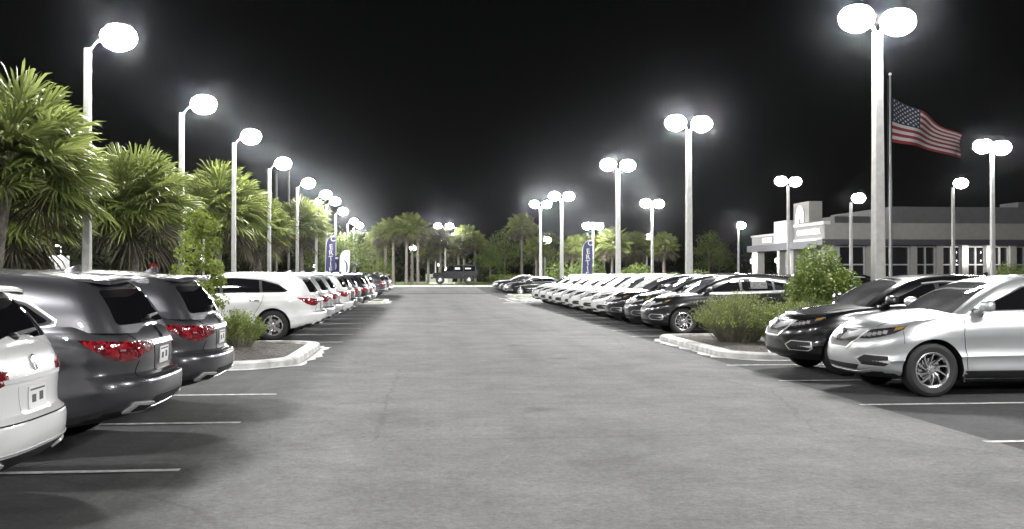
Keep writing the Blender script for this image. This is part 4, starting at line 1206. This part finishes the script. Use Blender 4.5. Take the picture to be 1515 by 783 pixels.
rlab = ['tall dim palm left of the right double lamp posts', 'short dim palm beside the tall dim one', 'small palm left of the right feather banner', 'small palm right of the right feather banner', 'brightly lit palm left of the third right lamp post',
        'lit palm right of the third right lamp post', 'lit palm before the single far lamp', 'dim palm behind the lit ones on the right']
for i, (x, y, h, cr) in enumerate(rb):
    palm(x, y, h-.5, cr, rlab[i], 31+i % 3, 46, 14, [0, .15, -.2][i % 3], .15, G_PR, i*1.7, boots=False)

def leaf_cloud(mb, rng, c, r, n, size, shell=.55, mi=0, flat=0., squash=1., narrow=.5):
    """n small leaf faces spread through an ellipsoid, denser outside, with lumps and gaps"""
    bumps = [(Vector((rng.gauss(0, 1), rng.gauss(0, 1), rng.gauss(0, 1))).normalized(), rng.uniform(.1, .32)) for _ in range(12)]
    i = 0
    while i < n:
        d = Vector((rng.gauss(0, 1), rng.gauss(0, 1), rng.gauss(0, 1))).normalized()
        lump = .82+sum(a*max(0, d.dot(b)-.72)/.28 for b, a in bumps)
        t = (shell+(1-shell)*rng.random()**.5)*lump*rng.uniform(.94, 1.07)
        p = Vector((c[0]+d.x*r[0]*t, c[1]+d.y*r[1]*t, c[2]+d.z*r[2]*t))
        if flat and p.z < flat: continue
        i += 1
        u = Vector((rng.gauss(0, 1), rng.gauss(0, 1), rng.gauss(0, 1))).normalized()
        nn = (d*.9+u).normalized(); a = nn.cross(Vector((rng.gauss(0, 1), rng.gauss(0, 1), rng.gauss(0, 1)))).normalized(); b = nn.cross(a)
        s = size*rng.uniform(.6, 1.35)
        mb.add([p-a*s, p-b*s*narrow+nn*s*.12, p+a*s, p+b*s*narrow+nn*s*.12], [(0, 1, 2, 3)], mi)

def shrub(name, loc, r, n, size, label, cat, leaf, seed, stems=6, group=None, stemmat='wood_bark', zc=None, shell=.5):
    rng = random.Random(seed); root = empty(name, (loc[0], loc[1], ground_z(loc[1])+(loc[2] if len(loc) > 2 else 0)), 0, label, cat, group)
    mb = MB(); zc = zc if zc is not None else r[2]*.95
    leaf_cloud(mb, rng, (0, 0, zc), r, n, size, shell, 0, .03)
    mb.build('foliage', M[leaf], root)
    t = MB()
    for k in range(stems):
        a = rng.uniform(0, 2*PI); q = rng.uniform(.3, .75)
        t.tube([(rng.uniform(-.1, .1), rng.uniform(-.1, .1), -.05), (math.cos(a)*r[0]*q*.5, math.sin(a)*r[1]*q*.5, zc*.7), (math.cos(a)*r[0]*q, math.sin(a)*r[1]*q, zc*1.3)], [.022, .015, .006], 5)
    t.build('stems', M[stemmat], root)
    return root
# the clipped bush and the grey green one in the right island
shrub('clipped_bush', (9.78, 23.4, .1), (.92, .82, .88), 15000, .042, 'dense clipped green bush rising behind the black SUV on the right', 'bush', 'hedge', 5, 8, zc=1.05, shell=.3)
def wispy(loc, r, h, label, seed, mats, n=260, leafn=4200):
    """fine twiggy bush: many thin stems fanning up, small leaves toward their tops"""
    rng = random.Random(seed); root = empty('wispy_bush', (loc[0], loc[1], ground_z(loc[1])+.1), 0, label, 'bush', 'wispy bushes in the islands')
    t = MB(); f = MB()
    tips = []
    for k in range(n):
        a = rng.uniform(0, 2*PI); q = rng.random()**.6
        b = Vector((math.cos(a)*r*.35*q, math.sin(a)*r*.35*q, -.03)); hh = h*rng.uniform(.6, 1.03)*(1-.38*q*q)
        e = Vector((math.cos(a)*r*q*1.02, math.sin(a)*r*q*1.02, hh)); m = b.lerp(e, .55)+Vector((0, 0, hh*.14))
        t.tube([b, m, e], [.007, .005, .002], 3, caps=False); tips.append((b, m, e))
    for k in range(leafn):
        b, m, e = rng.choice(tips); q = rng.random()**.55
        p = (b.lerp(m, q*2) if q < .5 else m.lerp(e, q*2-1))
        p = p+Vector((rng.gauss(0, .035), rng.gauss(0, .035), rng.gauss(0, .035)))
        if q < .35 and rng.random() < .6: continue
        nn = Vector((rng.gauss(0, 1), rng.gauss(0, 1), rng.gauss(0, 1))).normalized(); a_ = nn.orthogonal().normalized(); b_ = nn.cross(a_); s = .024*rng.uniform(.6, 1.4)
        f.add([p-a_*s, p-b_*s*.4, p+a_*s, p+b_*s*.4], [(0, 1, 2, 3)])
    f.build('foliage', M[mats], root); t.build('twigs', M['twig'], root)
    return root
wispy((7.05, 21.6), 1.05, 1.2, 'grey green wispy bush in the right island, left of the clipped one', 3, 'muhly', 480, 13000)
wispy((7.95, 20.9), .85, 1.0, 'green wispy bush touching the black SUV nose in the right island', 4, 'muhly', 300, 11000)
wispy((8.9, 22.0), .8, 1.05, 'low green bush in front of the clipped bush in the right island', 9, 'hedge', 220, 5000)
wispy((-3.72, 21.0), .62, .82, 'lime green wispy bush by the white SUV wheel in the left island', 6, 'lime', 240, 7000)
wispy((-5.2, 21.6), .55, .85, 'smaller lime green bush deeper in the left island', 8, 'lime', 130, 2400)
shrub('round_bush', (27.0, 43.5), (1.0, 1.0, .95), 4200, .05, 'round green bush at the right picture edge before the showroom', 'bush', 'hedge', 15, 6, zc=1.2)
shrub('round_bush', (29.2, 44.5), (1.1, 1.0, 1.0), 4200, .05, 'second round green bush cut by the right picture edge', 'bush', 'hedge', 16, 6, zc=1.2)

def leafy_tree(x, y, h, cr, label, seed, leaf, n, size, trunk_h, trunk_r, cat='tree', group=None, name='leafy_tree', clumps=9, tall=1., stake=False):
    rng = random.Random(seed); root = empty(name, (x, y, ground_z(y)), 0, label, cat, group)
    t = MB(); f = MB()
    top = Vector((0, 0, h*.82)); t.tube([(0, 0, -.05), (.02, 0, trunk_h), top], [trunk_r*1.3, trunk_r, trunk_r*.3], 10)
    for k in range(clumps):
        a = k*2.4+rng.uniform(-.4, .4); q = (k+.5)/clumps
        z = trunk_h+(h-trunk_h)*(.12+.82*q); rad = cr*(.95 if q < .6 else 1.2-.75*q)*rng.uniform(.35, .75)
        c = Vector((math.cos(a)*rad, math.sin(a)*rad, z))
        st = Vector((0, 0, trunk_h*.9+(z-trunk_h)*.45))
        t.tube([st, st.lerp(c, .6)+Vector((0, 0, .1)), c], [trunk_r*.5, trunk_r*.3, trunk_r*.12], 6)
        rr = cr*rng.uniform(.38, .62)
        leaf_cloud(f, rng, c, (rr, rr, rr*.75*tall), n//clumps, size, .3)
    f.build('crown', M[leaf], root); t.build('trunk', M['wood_bark'], root, 50)
    return root
yt = leafy_tree(-4.42, 20.6, 3.0, .55, 'young slender tree with lime leaves in the left island', 21, 'lime', 3600, .042, .75, .022, name='young_tree', clumps=13)
st = MB(); st.tube([(.09, -.05, 0), (.09, -.05, 2.35)], .022, 8); st.build('stake', M['white_metal'], yt)
for i, (x, y, h, cr, lab, leaf) in enumerate([
        (-8.9, 88, 5.0, 2.0, 'lit broad leaved tree behind the left feather banners', 'tree'), (-7.2, 97, 5.2, 2.2, 'second lit tree behind the left feather banners', 'tree'),
        (-9.8, 104, 6.0, 2.6, 'dim tree left of the middle palms', 'tree'), (8.0, 112, 4.2, 1.9, 'small many branched tree right of the off road vehicle', 'tree'),
        (31.5, 106, 5.4, 2.4, 'lone leafy tree left of the small lamp by the showroom', 'tree'), (34.5, 112, 4.4, 2.0, 'dim tree next to the showroom porch', 'tree'),
        (10.5, 122, 6.5, 3.2, 'dark spreading tree behind the far dark sedans', 'tree'), (-5.6, 122, 6.0, 3.0, 'dark tree far behind the middle palms on the left', 'tree'), (15.5, 124, 6.0, 3.0, 'dark tree behind the right feather banner', 'tree')]):
    leafy_tree(x, y, h, cr, lab, 50+i, leaf, 2600, .11, h*.32, .09, group='trees in the background')
G_H = 'clipped hedges in the right background'
for i, (x, y, r, lab) in enumerate([((11.9), 79.0, (2.1, 1.0, 1.15), 'long clipped hedge right of the black sedan'), (14.9, 86, (1.5, 1.0, 1.4), 'clipped hedge behind the right feather banner'),
        (17.6, 80, (1.6, 1., 1.25), 'clipped hedge left of the third right lamp post'), (19.2, 74.5, (1.3, 1, .95), 'clipped hedge below the double lamp post in the right background'), (21.2, 75.0, (1.1, 1, .95), 'second clipped hedge below the double lamp post'),
        (-4.6, 108, (2.2, 1, 1.5), 'clipped hedge behind the far left SUVs'), (9.4, 106.5, (1.8, .9, .55), 'low hedge right of the off road vehicle'), (-8.7, 92.0, (.8, .8, 1.6), 'upright bush at the foot of the left banners')]):
    shrub('hedge', (x, y, .0), r, 2600, .09, lab, 'hedge', 'hedge', 70+i, 4, G_H, zc=r[2]*.95, shell=.45)
# the dark wood that closes the view
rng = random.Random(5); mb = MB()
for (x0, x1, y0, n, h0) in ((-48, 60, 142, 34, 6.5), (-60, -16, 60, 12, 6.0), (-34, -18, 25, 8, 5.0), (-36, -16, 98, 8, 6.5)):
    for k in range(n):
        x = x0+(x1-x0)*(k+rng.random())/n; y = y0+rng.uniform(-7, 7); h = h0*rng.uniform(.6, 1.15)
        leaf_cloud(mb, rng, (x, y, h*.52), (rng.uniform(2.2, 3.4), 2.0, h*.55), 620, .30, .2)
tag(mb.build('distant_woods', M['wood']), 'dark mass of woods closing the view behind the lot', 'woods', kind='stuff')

# ------------------------------------------------------------------ writing
def text_mesh(txt, size, depth, spacing=1.):
    cu = bpy.data.curves.new('txt', 'FONT'); cu.body = txt; cu.size = size; cu.extrude = depth; cu.align_x = 'CENTER'; cu.align_y = 'CENTER'; cu.space_character = spacing
    cu.offset = size*.008
    o = bpy.data.objects.new('txt', cu); COL.objects.link(o)
    me = bpy.data.meshes.new_from_object(o.evaluated_get(bpy.context.evaluated_depsgraph_get()))
    bpy.data.objects.remove(o); return me
def place_text(name, txt, size, depth, loc, rot, mat, parent, spacing=1.):
    me = text_mesh(txt, size, depth, spacing); me.materials.clear(); me.materials.append(mat)
    o = link(name, me, parent); o.location = loc; o.rotation_euler = rot; return o

# ------------------------------------------------------------------ showroom
def showroom():
    X0, Y0, X1, Y1 = 28.6, 68.0, 58., 84.
    root = empty('car_showroom', (X0, Y0, 0), 0, 'long low grey car showroom with dark canopy band, lit sign wall and storefront windows', 'showroom')
    def B(name, boxes, mat, parent=root, bev=0):
        mb = MB()
        for b in boxes: mb.box(b[0]-X0, b[1]-X0, b[2]-Y0, b[3]-Y0, b[4], b[5])
        return mb.build(name, mat, parent)
    # core walls set back behind the glazing, open porch at the far left
    B('wall', [(X0+.6, X1, Y0+.55, 74.3, 0, 3.7), (X0+3.2, X1, 74.3, Y1, 0, 3.7)], M['stucco2'])
    fas = B('fascia', [(X0, X1, Y0, Y0+.3, 4.08, 5.15), (X0, X0+.3, Y0+.3, 73.7, 4.2, 5.15)], M['stucco'])
    B('canopy_band', [(X0-.35, X1, Y0-.45, Y0+.55, 3.68, 4.08), (X0-.35, X0+.55, Y0+.55, 83.7, 3.50, 4.02)], M['band'])
    B('coping', [(X0-.12, X0+.4, Y0-.10, 73.7, 5.15, 5.38)], M['coping'])
    B('coping', [(X0-.10, X0+.35, Y0+.31, 73.7, 4.03, 4.22)], M['coping'])
    B('coping', [(X0+.41, X1, Y0-.04, Y0+.34, 5.15, 5.25)], M['stucco'])
    B('porch_fascia', [(X0, X0+.3, 76.85, 83.4, 4.03, 4.75)], M['stucco'])
    B('coping', [(X0-.08, X0+.38, 76.85, 83.5, 4.75, 4.90)], M['coping'])
    B('pylon', [(X0-.5, X0+.3, 73.9, 76.7, 4.03, 5.75)], M['coping'])
    B('glow_panel', [(X0-.56, X0-.505, 74.1, 76.5, 4.1, 5.65)], M['panel_glow'])  # glows in place of the downlight falling on it
    # upper set back storey and roof
    B('upper_storey', [(X0+7.2, X1, 72.5, Y1-.2, 5.0, 6.75)], M['stucco2'])
    B('upper_storey', [(X0+4.2, X0+7.1, 76, Y1-.4, 4.9, 6.2)], M['stucco2'])
    B('roof_unit', [(47.2, 49.2, 74.5, 77, 6.75, 7.3)], M['stucco2'])
    B('roof', [(X0+.31, X1, Y0+.31, Y1, 4.6, 4.7)], M['stucco2'])
    # logo tower
    B('sign_tower', [(X0-.25, X0+.75, 70.2, 73.2, 5.39, 6.95)], M['stucco'])
    lg = MB(); cx = 71.75-Y0; xx = -.31
    def bar(a, b, w0, w1):
        (ya, za), (yb, zb) = a, b; dy, dz = yb-ya, zb-za; l = math.hypot(dy, dz); ny, nz = -dz/l, dy/l
        lg.add([(xx-.06*k, ya+ny*w0*s, za+nz*w0*s) if e == 0 else (xx-.06*k, yb+ny*w1*s, zb+nz*w1*s) for k in (0, 1) for e, s in ((0, 1), (0, -1), (1, -1), (1, 1))],
               [(0, 1, 2, 3), (7, 6, 5, 4), (0, 4, 5, 1), (1, 5, 6, 2), (2, 6, 7, 3), (3, 7, 4, 0)])
    for s in (1, -1):   # calliper shaped letter: two arched legs with a narrow A between them
        pts = [(cx+s*.66, 5.40), (cx+s*.66, 5.85), (cx+s*.58, 6.22), (cx+s*.38, 6.52), (cx+s*.10, 6.66)]
        for a, b in zip(pts, pts[1:]): bar(a, b, .07, .07)
        bar((cx+s*.08, 6.50), (cx+s*.34, 5.42), .035, .05)
    bar((cx-.26, 5.78), (cx+.26, 5.78), .04, .04)
    lg.build('logo', M['sign_lit'], root)
    rz = (R(90), 0, R(-90))
    place_text('sign_letters', 'CROWN', .58, .04, (-.05, 71.85-Y0, 4.68), rz, M['sign_lit'], root, 1.02)
    place_text('sign_letters', 'ACURA', .58, .04, (-.05, 69.70-Y0, 4.68), rz, M['sign_lit'], root, 1.02)
    place_text('sign_letters', 'SERVICE', .56, .04, (-.05, 79.6-Y0, 4.38), rz, M['sign_lit'], root, 1.05)
    # south storefront: piers, windows with mullions
    piers = [29.0, 31.9, 35.2, 37.15, 39.05, 40.9, 42.7, 44.6, 46.5, 48.4, 50.4, 52.4, 54.4, 57]
    B('pier', [(X0, X0+1.1, Y0-.02, Y0+.6, 0, 3.67)], M['stucco'])
    for px in piers[1:]: B('pier', [(px-.24, px+.24, Y0-.02, Y0+.6, 0, 3.67)], M['stucco'])
    for i, (a, b) in enumerate(zip(piers, piers[1:])):
        a += (.70 if i == 0 else .24); b -= .24
        door = i == 4
        base = .05 if door else .38
        w = B('door' if door else 'window', [(a, b, Y0+.34, Y0+.38, base, 3.6)], M['bglass'])
        fr = MB(); mid = (a+b)/2
        for (x0, x1, z0, z1) in ((a, a+.07, base, 3.6), (b-.07, b, base, 3.6), (mid-.045, mid+.045, base, 3.6)): fr.box(x0-X0, x1-X0, .22, .33, z0, z1)
        for z in ((base, base+.09), (2.25, 2.34), (3.54, 3.62)):
            for (x0, x1) in ((a+.071, mid-.046), (mid+.046, b-.071)): fr.box(x0-X0, x1-X0, .24, .33, z[0], z[1])
        fr.build('frame', M['mull'], w)
        if not door: B('sill_wall', [(a, b, Y0+.1, Y0+.5, 0, .36)], M['stucco'], root)
    # west side: small windows and glazed door, columns of the porch
    for y in (69.8, 71.4, 73.0): 
        w = B('window', [(X0+.56, X0+.59, y, y+.5, 2.2, 3.0)], M['bglass'])
    B('column', [(X0, X0+.6, 73.9, 74.4, 0, 3.49)], M['stucco']); B('column', [(X0, X0+.6, 76.9, 77.4, 0, 3.49)], M['stucco'])
    B('column', [(X0, X0+.6, 82.0, 83.4, 0, 3.49)], M['stucco'])
    w = B('door', [(X0+.58, X0+.62, 74.45, 76.85, .05, 3.45)], M['bglass'])
    fr = MB()
    for y in (74.45, 75.6, 76.75): fr.box(.45, .57, y-Y0, y+.10-Y0, .05, 3.45)
    for z in (.05, 2.2, 3.36): fr.box(.47, .56, 74.56-Y0, 75.59-Y0, z, z+.09); fr.box(.47, .56, 75.71-Y0, 76.74-Y0, z, z+.09)
    fr.build('frame', M['mull'], w)
    B('porch_wall', [(X0+3.1, X0+3.19, 77.5, 83.3, 0, 3.4)], M['stucco2'])
    # wall lamps
    def wl(x, y, z, nx, ny, pw):
        mb = MB(); mb.tube([(x-X0, y-Y0, z-.16), (x-X0, y-Y0, z+.16)], .10, 12)
        mb.build('wall_lamp', M['lit'], root, 50)
        for q in (-.3, .3):
            d = bpy.data.lights.new('wall_light', 'POINT'); d.energy = pw; d.shadow_soft_size = .08; d.color = (1, .97, .9)
            lo = link('wall_light', d, root); lo.location = (x-X0+nx*.2, y-Y0+ny*.2, z+q)
    for px in (39.05, 40.9): wl(px, Y0-.14, 2.9, 0, -1, 60)
    wl(X0-.14, 77.15, 2.7, -1, 0, 60)
    for y in (82.3, 83.1): wl(X0-.14, y, 2.7, -1, 0, 45)
    d = bpy.data.lights.new('canopy_light', 'SPOT'); d.energy = 170; d.spot_size = R(110); d.shadow_soft_size = .1
    lo = link('canopy_light', d, root); lo.location = (-1.5, 75.3-Y0, 6.6); lo.rotation_euler = (0, R(35), 0)
    return root
showroom()

# ------------------------------------------------------------------ flags and banners
def us_flag():
    pole = empty('flagpole', (27.57, 56.0, 0), 0, 'tall thin flagpole just right of the thick lamp post', 'flagpole')
    p = MB(); p.tube([(0, 0, 0), (0, 0, 13.3)], [.11, .05], 14); p.build('pole', M['flag_pole'], pole, 50)
    b = MB(); b.ellipsoid((0, 0, 13.38), (.09, .09, .09), 12, 8); b.build('ball', M['white_metal'], pole, 60)
    r = MB(); r.tube([(-.13, 0, 1.2), (-.14, 0, 8), (-.13, 0, 13.1)], .012, 5); r.build('halyard', M['dark_metal'], pole)
    f = MB(); L, H = 4.6, 2.65; nx = 46; rows = 13
    def pt(u, v, off=0.):
        # hoist near the pole, flying right and sagging in folds
        x = .12+L*u*.93; sag = -1.05*u**1.15-.35*u*v*0
        wave = .16*math.sin(u*11+v*2.2)*min(1, u*2.5)
        z = 12.02-H*v*(1-.10*u-.26*u*u*(1-v))-1.22*u**1.2-(.07*math.sin(u*9+1)*u)-.95*u*(1-v)
        y = wave*1.5+.35*u*math.sin(v*3+.5)+off
        return (x, y, z)
    for j in range(rows):
        for i in range(nx):
            u0, u1, v0, v1 = i/nx, (i+1)/nx, j/rows, (j+1)/rows
            canton = j < 7 and u1 <= .4+1e-6
            for q in range(2):
                va, vb = v0+(v1-v0)*q/2, v0+(v1-v0)*(q+1)/2
                f.add([pt(u0, va), pt(u0, vb), pt(u1, vb), pt(u1, va)], [(0, 1, 2, 3)], 2 if canton else (0 if j % 2 == 0 else 1))
    # fifty stars on both faces
    for r_ in range(9):
        for c in range(6 if r_ % 2 == 0 else 5):
            u = (c*2+1+(r_ % 2))/12*.395; v = (r_+1)/10*7/13
            for off in (.012, -.012):
                vs = []
                for k in range(10):
                    a = PI/2+2*PI*k/10; rr = .082 if k % 2 == 0 else .034
                    vs.append(pt(u+rr*math.cos(a)/L, v-rr*math.sin(a)/H, off))
                cpt = pt(u, v, off); vs.append(cpt)
                f.add(vs, [(k, (k+1) % 10, 10) for k in range(10)], 1)
    o = f.build('national_flag', [M['flag_red'], M['flag_white'], M['flag_blue']], None, 60)
    o.location = (27.57, 56.0, 0); tag(o, 'stars and stripes flag waving half way down the flagpole', 'flag')
us_flag()

def feather_banner(x, y, h, w, txt, label, base_mat, text_mat, lean=.12, art=None):
    root = empty('feather_banner', (x, y, ground_z(y)), R(2), label, 'banner', 'feather banners along the lot')
    p = MB(); n = 18
    def edge(t):   # curved pole
        return Vector((-w*.5+lean*t+(w*.85)*max(0, (t-.80)/.20)**2.2, 0, h*(t if t < .8 else .8+.2*math.sin((t-.8)/.2*PI/2))))
    p.tube([edge(t/24) for t in range(25)], [.022]*25, 6); p.build('pole', M['white_metal'], root, 60)
    f = MB(); vs = []; fs = []
    for i in range(n+1):
        t = .14+.84*i/n; a = edge(t); ww = w*(1 if t < .75 else max(.10, 1-((t-.75)/.25)**1.6))
        b = Vector((-w*.5+lean*t+w+(0 if t < .75 else .0), .03*math.sin(i), a.z-(.0 if t < .75 else .12*(t-.75))))
        b.x = max(a.x+.05, b.x)
        vs += [a+Vector((.03, 0, 0)), b]
    for i in range(n): fs.append((2*i, 2*i+1, 2*i+3, 2*i+2))
    f.add(vs, fs)
    f.add([v+Vector((0, .012, 0)) for v in vs], [q[::-1] for q in fs])
    fo = f.build('cloth', base_mat, root, 60)
    st = MB()
    if txt:
        for k, ch in enumerate(txt):
            t = .90-.1*k
            if t < .1: break
            e = edge(t)
            place_text('letter', ch, h*.125, .004, (e.x+w*.54, -.05, e.z), (R(90), R(-6), 0), text_mat, root)
    if art: art(root)
    return root
feather_banner(-7.35, 83.0, 4.75, .78, 'CERTIFIED', 'blue feather banner reading CERTIFIED by the left lamp posts', M['banner_blue'], M['banner_white'])
feather_banner(11.35, 67.0, 3.95, .70, 'CERTIFIED', 'blue feather banner reading CERTIFIED behind the white SUVs on the right', M['banner_blue'], M['banner_white'])
def art_swoosh(root):
    m = MB()
    vs = []; n = 14
    for i in range(n+1):
        t = i/n; a = R(100-150*t); vs += [(.05+.30*math.cos(a), -.04, 2.1+.62*math.sin(a)), (.05+.16*math.cos(a)*(1 if .2 < t < .8 else 1.2), -.04, 2.1+.5*math.sin(a))]
    m.add(vs, [(2*i, 2*i+1, 2*i+3, 2*i+2) for i in range(n)]); m.build('printed_swoosh', M['banner_blue'], root)
feather_banner(-6.6, 88.5, 3.6, .85, '', 'white feather banner with a blue printed swoosh on the left', M['banner_white'], M['banner_blue'], art=art_swoosh)
# square blue notice with a white crescent and white block
r_ = empty('notice_board', (-7.25, 86.0, 0), 0, 'dark blue board with a white crescent and white block between the left banners', 'sign')
mb = MB(); mb.box(-.45, .45, -.03, .03, 1.0, 3.15); mb.build('board', M['banner_blue'], r_)
mb = MB(); mb.tube([(-.4, 0, 0), (-.4, 0, 1.0)], .03, 8); mb.tube([(.4, 0, 0), (.4, 0, 1.0)], .03, 8); mb.build('posts', M['white_metal'], r_)
mb = MB(); vs = []
for i in range(15):
    a = R(-130+190*i/14); k = math.sin(PI*i/14)
    vs += [(-.12+.36*math.cos(a), -.04, 2.3+.42*math.sin(a)), (-.12+(.36-.2*k)*math.cos(a), -.04, 2.3+(.42-.2*k)*math.sin(a))]
mb.add(vs, [(2*i, 2*i+1, 2*i+3, 2*i+2) for i in range(14)]); mb.build('crescent', M['banner_white'], r_)
mb = MB(); mb.box(-.36, .36, -.05, -.035, 1.2, 1.6); mb.build('white_block', M['banner_white'], r_)
mb = MB(); mb.box(-.36, .36, -.05, -.035, 2.9, 3.05); mb.build('white_block', M['banner_white'], r_)

# ------------------------------------------------------------------ small things beyond the palms
r_ = empty('utility_cabinet', (-18.08, 52.0, .4), R(-8), 'white utility cabinet with a small lamp on top beyond the left palms', 'cabinet')
mb = MB(); mb.box(-.40, .40, -.3, .3, 1.25, 2.15); mb.build('housing', M['white_metal'], r_)
mb = MB(); mb.box(-.5, .5, -.4, .4, -.4, 1.24); mb.build('plinth', M['concrete'], r_)
mb = MB(); mb.box(-.30, -.05, -.32, -.305, 1.3, 1.55); mb.build('vent', M['stucco'], r_)
mb = MB(); mb.box(.08, .14, -.33, -.305, 1.6, 1.8); mb.build('latch', M['trim'], r_)
mb = MB(); mb.tube([(.1, 0, 2.15), (.1, 0, 2.62), (-.02, -.08, 2.68)], .03, 8); mb.build('lamp_stem', M['white_metal'], r_)
mb = MB(); mb.ellipsoid((-.06, -.1, 2.66), (.09, .07, .05), 12, 8); mb.build('lamp', M['lit'], r_)
d = bpy.data.lights.new('cabinet_light', 'POINT'); d.energy = 160; d.shadow_soft_size = .06; lo = link('cabinet_light', d, r_); lo.location = (-.1, -.75, 2.62)
r_ = empty('road_sign', (-14.2, 55.0, 0), 0, 'small red road sign with a white bar beyond the left palms', 'sign')
mb = MB(); mb.tube([(0, 0, 0), (0, 0, 2.0)], .03, 8); mb.build('post', M['white_metal'], r_)
mb = MB(); mb.lathe([(.0, -.02), (.22, -.02), (.22, .02), (.0, .02)], 24, axis='y', c=(0, -.04, 1.98)); mb.build('plate', M['red_sign'], r_)
mb = MB(); mb.box(-.13, .13, -.075, -.065, 1.94, 2.02); mb.build('bar', M['banner_white'], r_)
for i, (x, y, z, lab) in enumerate([(-12.3, 58, 2.5, 'bollard lamp shining left of the young tree'), (-26.4, 70, 4.1, 'yard lamp glowing among the dark trunks at the left edge'), (2.6, 132, 2.2, 'low garden lamp glowing between the middle palm trunks'), (-9.9, 96, 2.0, 'low garden lamp beyond the dark SUVs of the left row')]):
    r_ = empty('garden_lamp', (x, y, ground_z(y)), 0, lab, 'lamp', 'small lamps in the background')
    mb = MB(); mb.tube([(0, 0, 0), (0, 0, z)], .04, 8); mb.build('post', M['dark_metal'], r_)
    mb = MB(); mb.ellipsoid((0, 0, z+.1), (.14, .14, .16), 14, 8); mb.build('globe', M['lit'], r_, 60)
    d = bpy.data.lights.new('garden_light', 'POINT'); d.energy = 60; d.shadow_soft_size = .2; lo = link('garden_light', d, r_); lo.location = (0, -.45, z+.1)
for x, y, h, lab in ((-13.8, 98, 11.6, 'dark utility pole left of the fifth lamp post'), (-13.0, 101, 12.4, 'dark utility pole standing right beside the other')):
    r_ = empty('utility_pole', (x, y, 0), 0, lab, 'utility pole', 'dark utility poles')
    mb = MB(); mb.tube([(0, 0, 0), (0, 0, h)], [.16, .11], 10); mb.build('shaft', M['dark_wood'], r_, 60)
r_ = empty('round_sign', (-6.2, 98, ground_z(98)), 0, 'round pale sign on a short post behind the far left SUVs', 'sign')
mb = MB(); mb.tube([(0, 0, 0), (0, 0, 1.9)], .04, 8); mb.build('post', M['white_metal'], r_)
mb = MB(); mb.lathe([(.0, -.03), (.42, -.03), (.42, .03), (.0, .03)], 28, axis='y', c=(0, 0, 2.3)); mb.build('disc', M['coping'], r_)
mb = MB(); mb.box(-1.6, 1.6, -.1, .1, 0, 1.1); o = mb.build('garden_wall', M['stucco']); o.location = (2.4, 120, .5); tag(o, 'low pale garden wall left of the off road vehicle', 'wall')

# ------------------------------------------------------------------ haze, sky, camera
h_ = MB(); h_.box(-385, 385, -65, 385, -1.0, 15.0)  # air volume added to imitate lens glare round the lamps
hz = h_.build('haze', None); tag(hz, 'thin haze added to give the lamps glare halos', 'haze', kind='stuff')
hm = bpy.data.materials.new('haze_air'); hm.use_nodes = True; nt = hm.node_tree
nt.nodes.remove(nt.nodes['Principled BSDF']); pv = nt.nodes.new('ShaderNodeVolumePrincipled')
pv.inputs['Color'].default_value = (.93, .95, 1, 1); pv.inputs['Density'].default_value = .00012; pv.inputs['Anisotropy'].default_value = .985
nt.links.new(pv.outputs[0], nt.nodes['Material Output'].inputs['Volume'])
hz.data.materials.clear(); hz.data.materials.append(hm)

W = bpy.data.worlds.new('World'); S.world = W; W.use_nodes = True
nt = W.node_tree; sky = nt.nodes.new('ShaderNodeTexSky'); sky.sky_type = 'NISHITA'; sky.sun_disc = False
sky.sun_elevation = R(4); sky.sun_rotation = R(150)
hs = nt.nodes.new('ShaderNodeHueSaturation'); hs.inputs['Saturation'].default_value = .12
nt.links.new(sky.outputs[0], hs.inputs['Color'])
nt.links.new(hs.outputs[0], nt.nodes['Background'].inputs['Color'])
nt.nodes['Background'].inputs['Strength'].default_value = .0015
sl = bpy.data.lights.new('moon', 'SUN'); sl.energy = .01; sl.angle = R(.5); so = link('moon', sl)
so.rotation_euler = (R(86), 0, R(30))

cam = bpy.data.cameras.new('camera'); co = link('camera', cam); S.camera = co
co.location = (0, 0, 1.65)
co.rotation_euler = (R(90)+math.atan(13.5/1470), 0, -math.atan(137.5/1470))
cam.sensor_width = 36; cam.lens = 36*1470/1515; cam.clip_end = 1500; cam.clip_start = .05
S.view_settings.view_transform = 'Standard'; S.view_settings.look = 'None'; S.view_settings.exposure = 0; S.view_settings.gamma = 1
S.cycles.use_denoising = True
S.cycles.max_bounces = 6; S.cycles.diffuse_bounces = 3; S.cycles.glossy_bounces = 3; S.cycles.transmission_bounces = 4; S.cycles.volume_bounces = 0; S.cycles.transparent_max_bounces = 6
S.cycles.sample_clamp_indirect = 6.; S.cycles.use_light_tree = True; S.cycles.caustics_reflective = False; S.cycles.caustics_refractive = False
S.cycles.volume_step_rate = 10
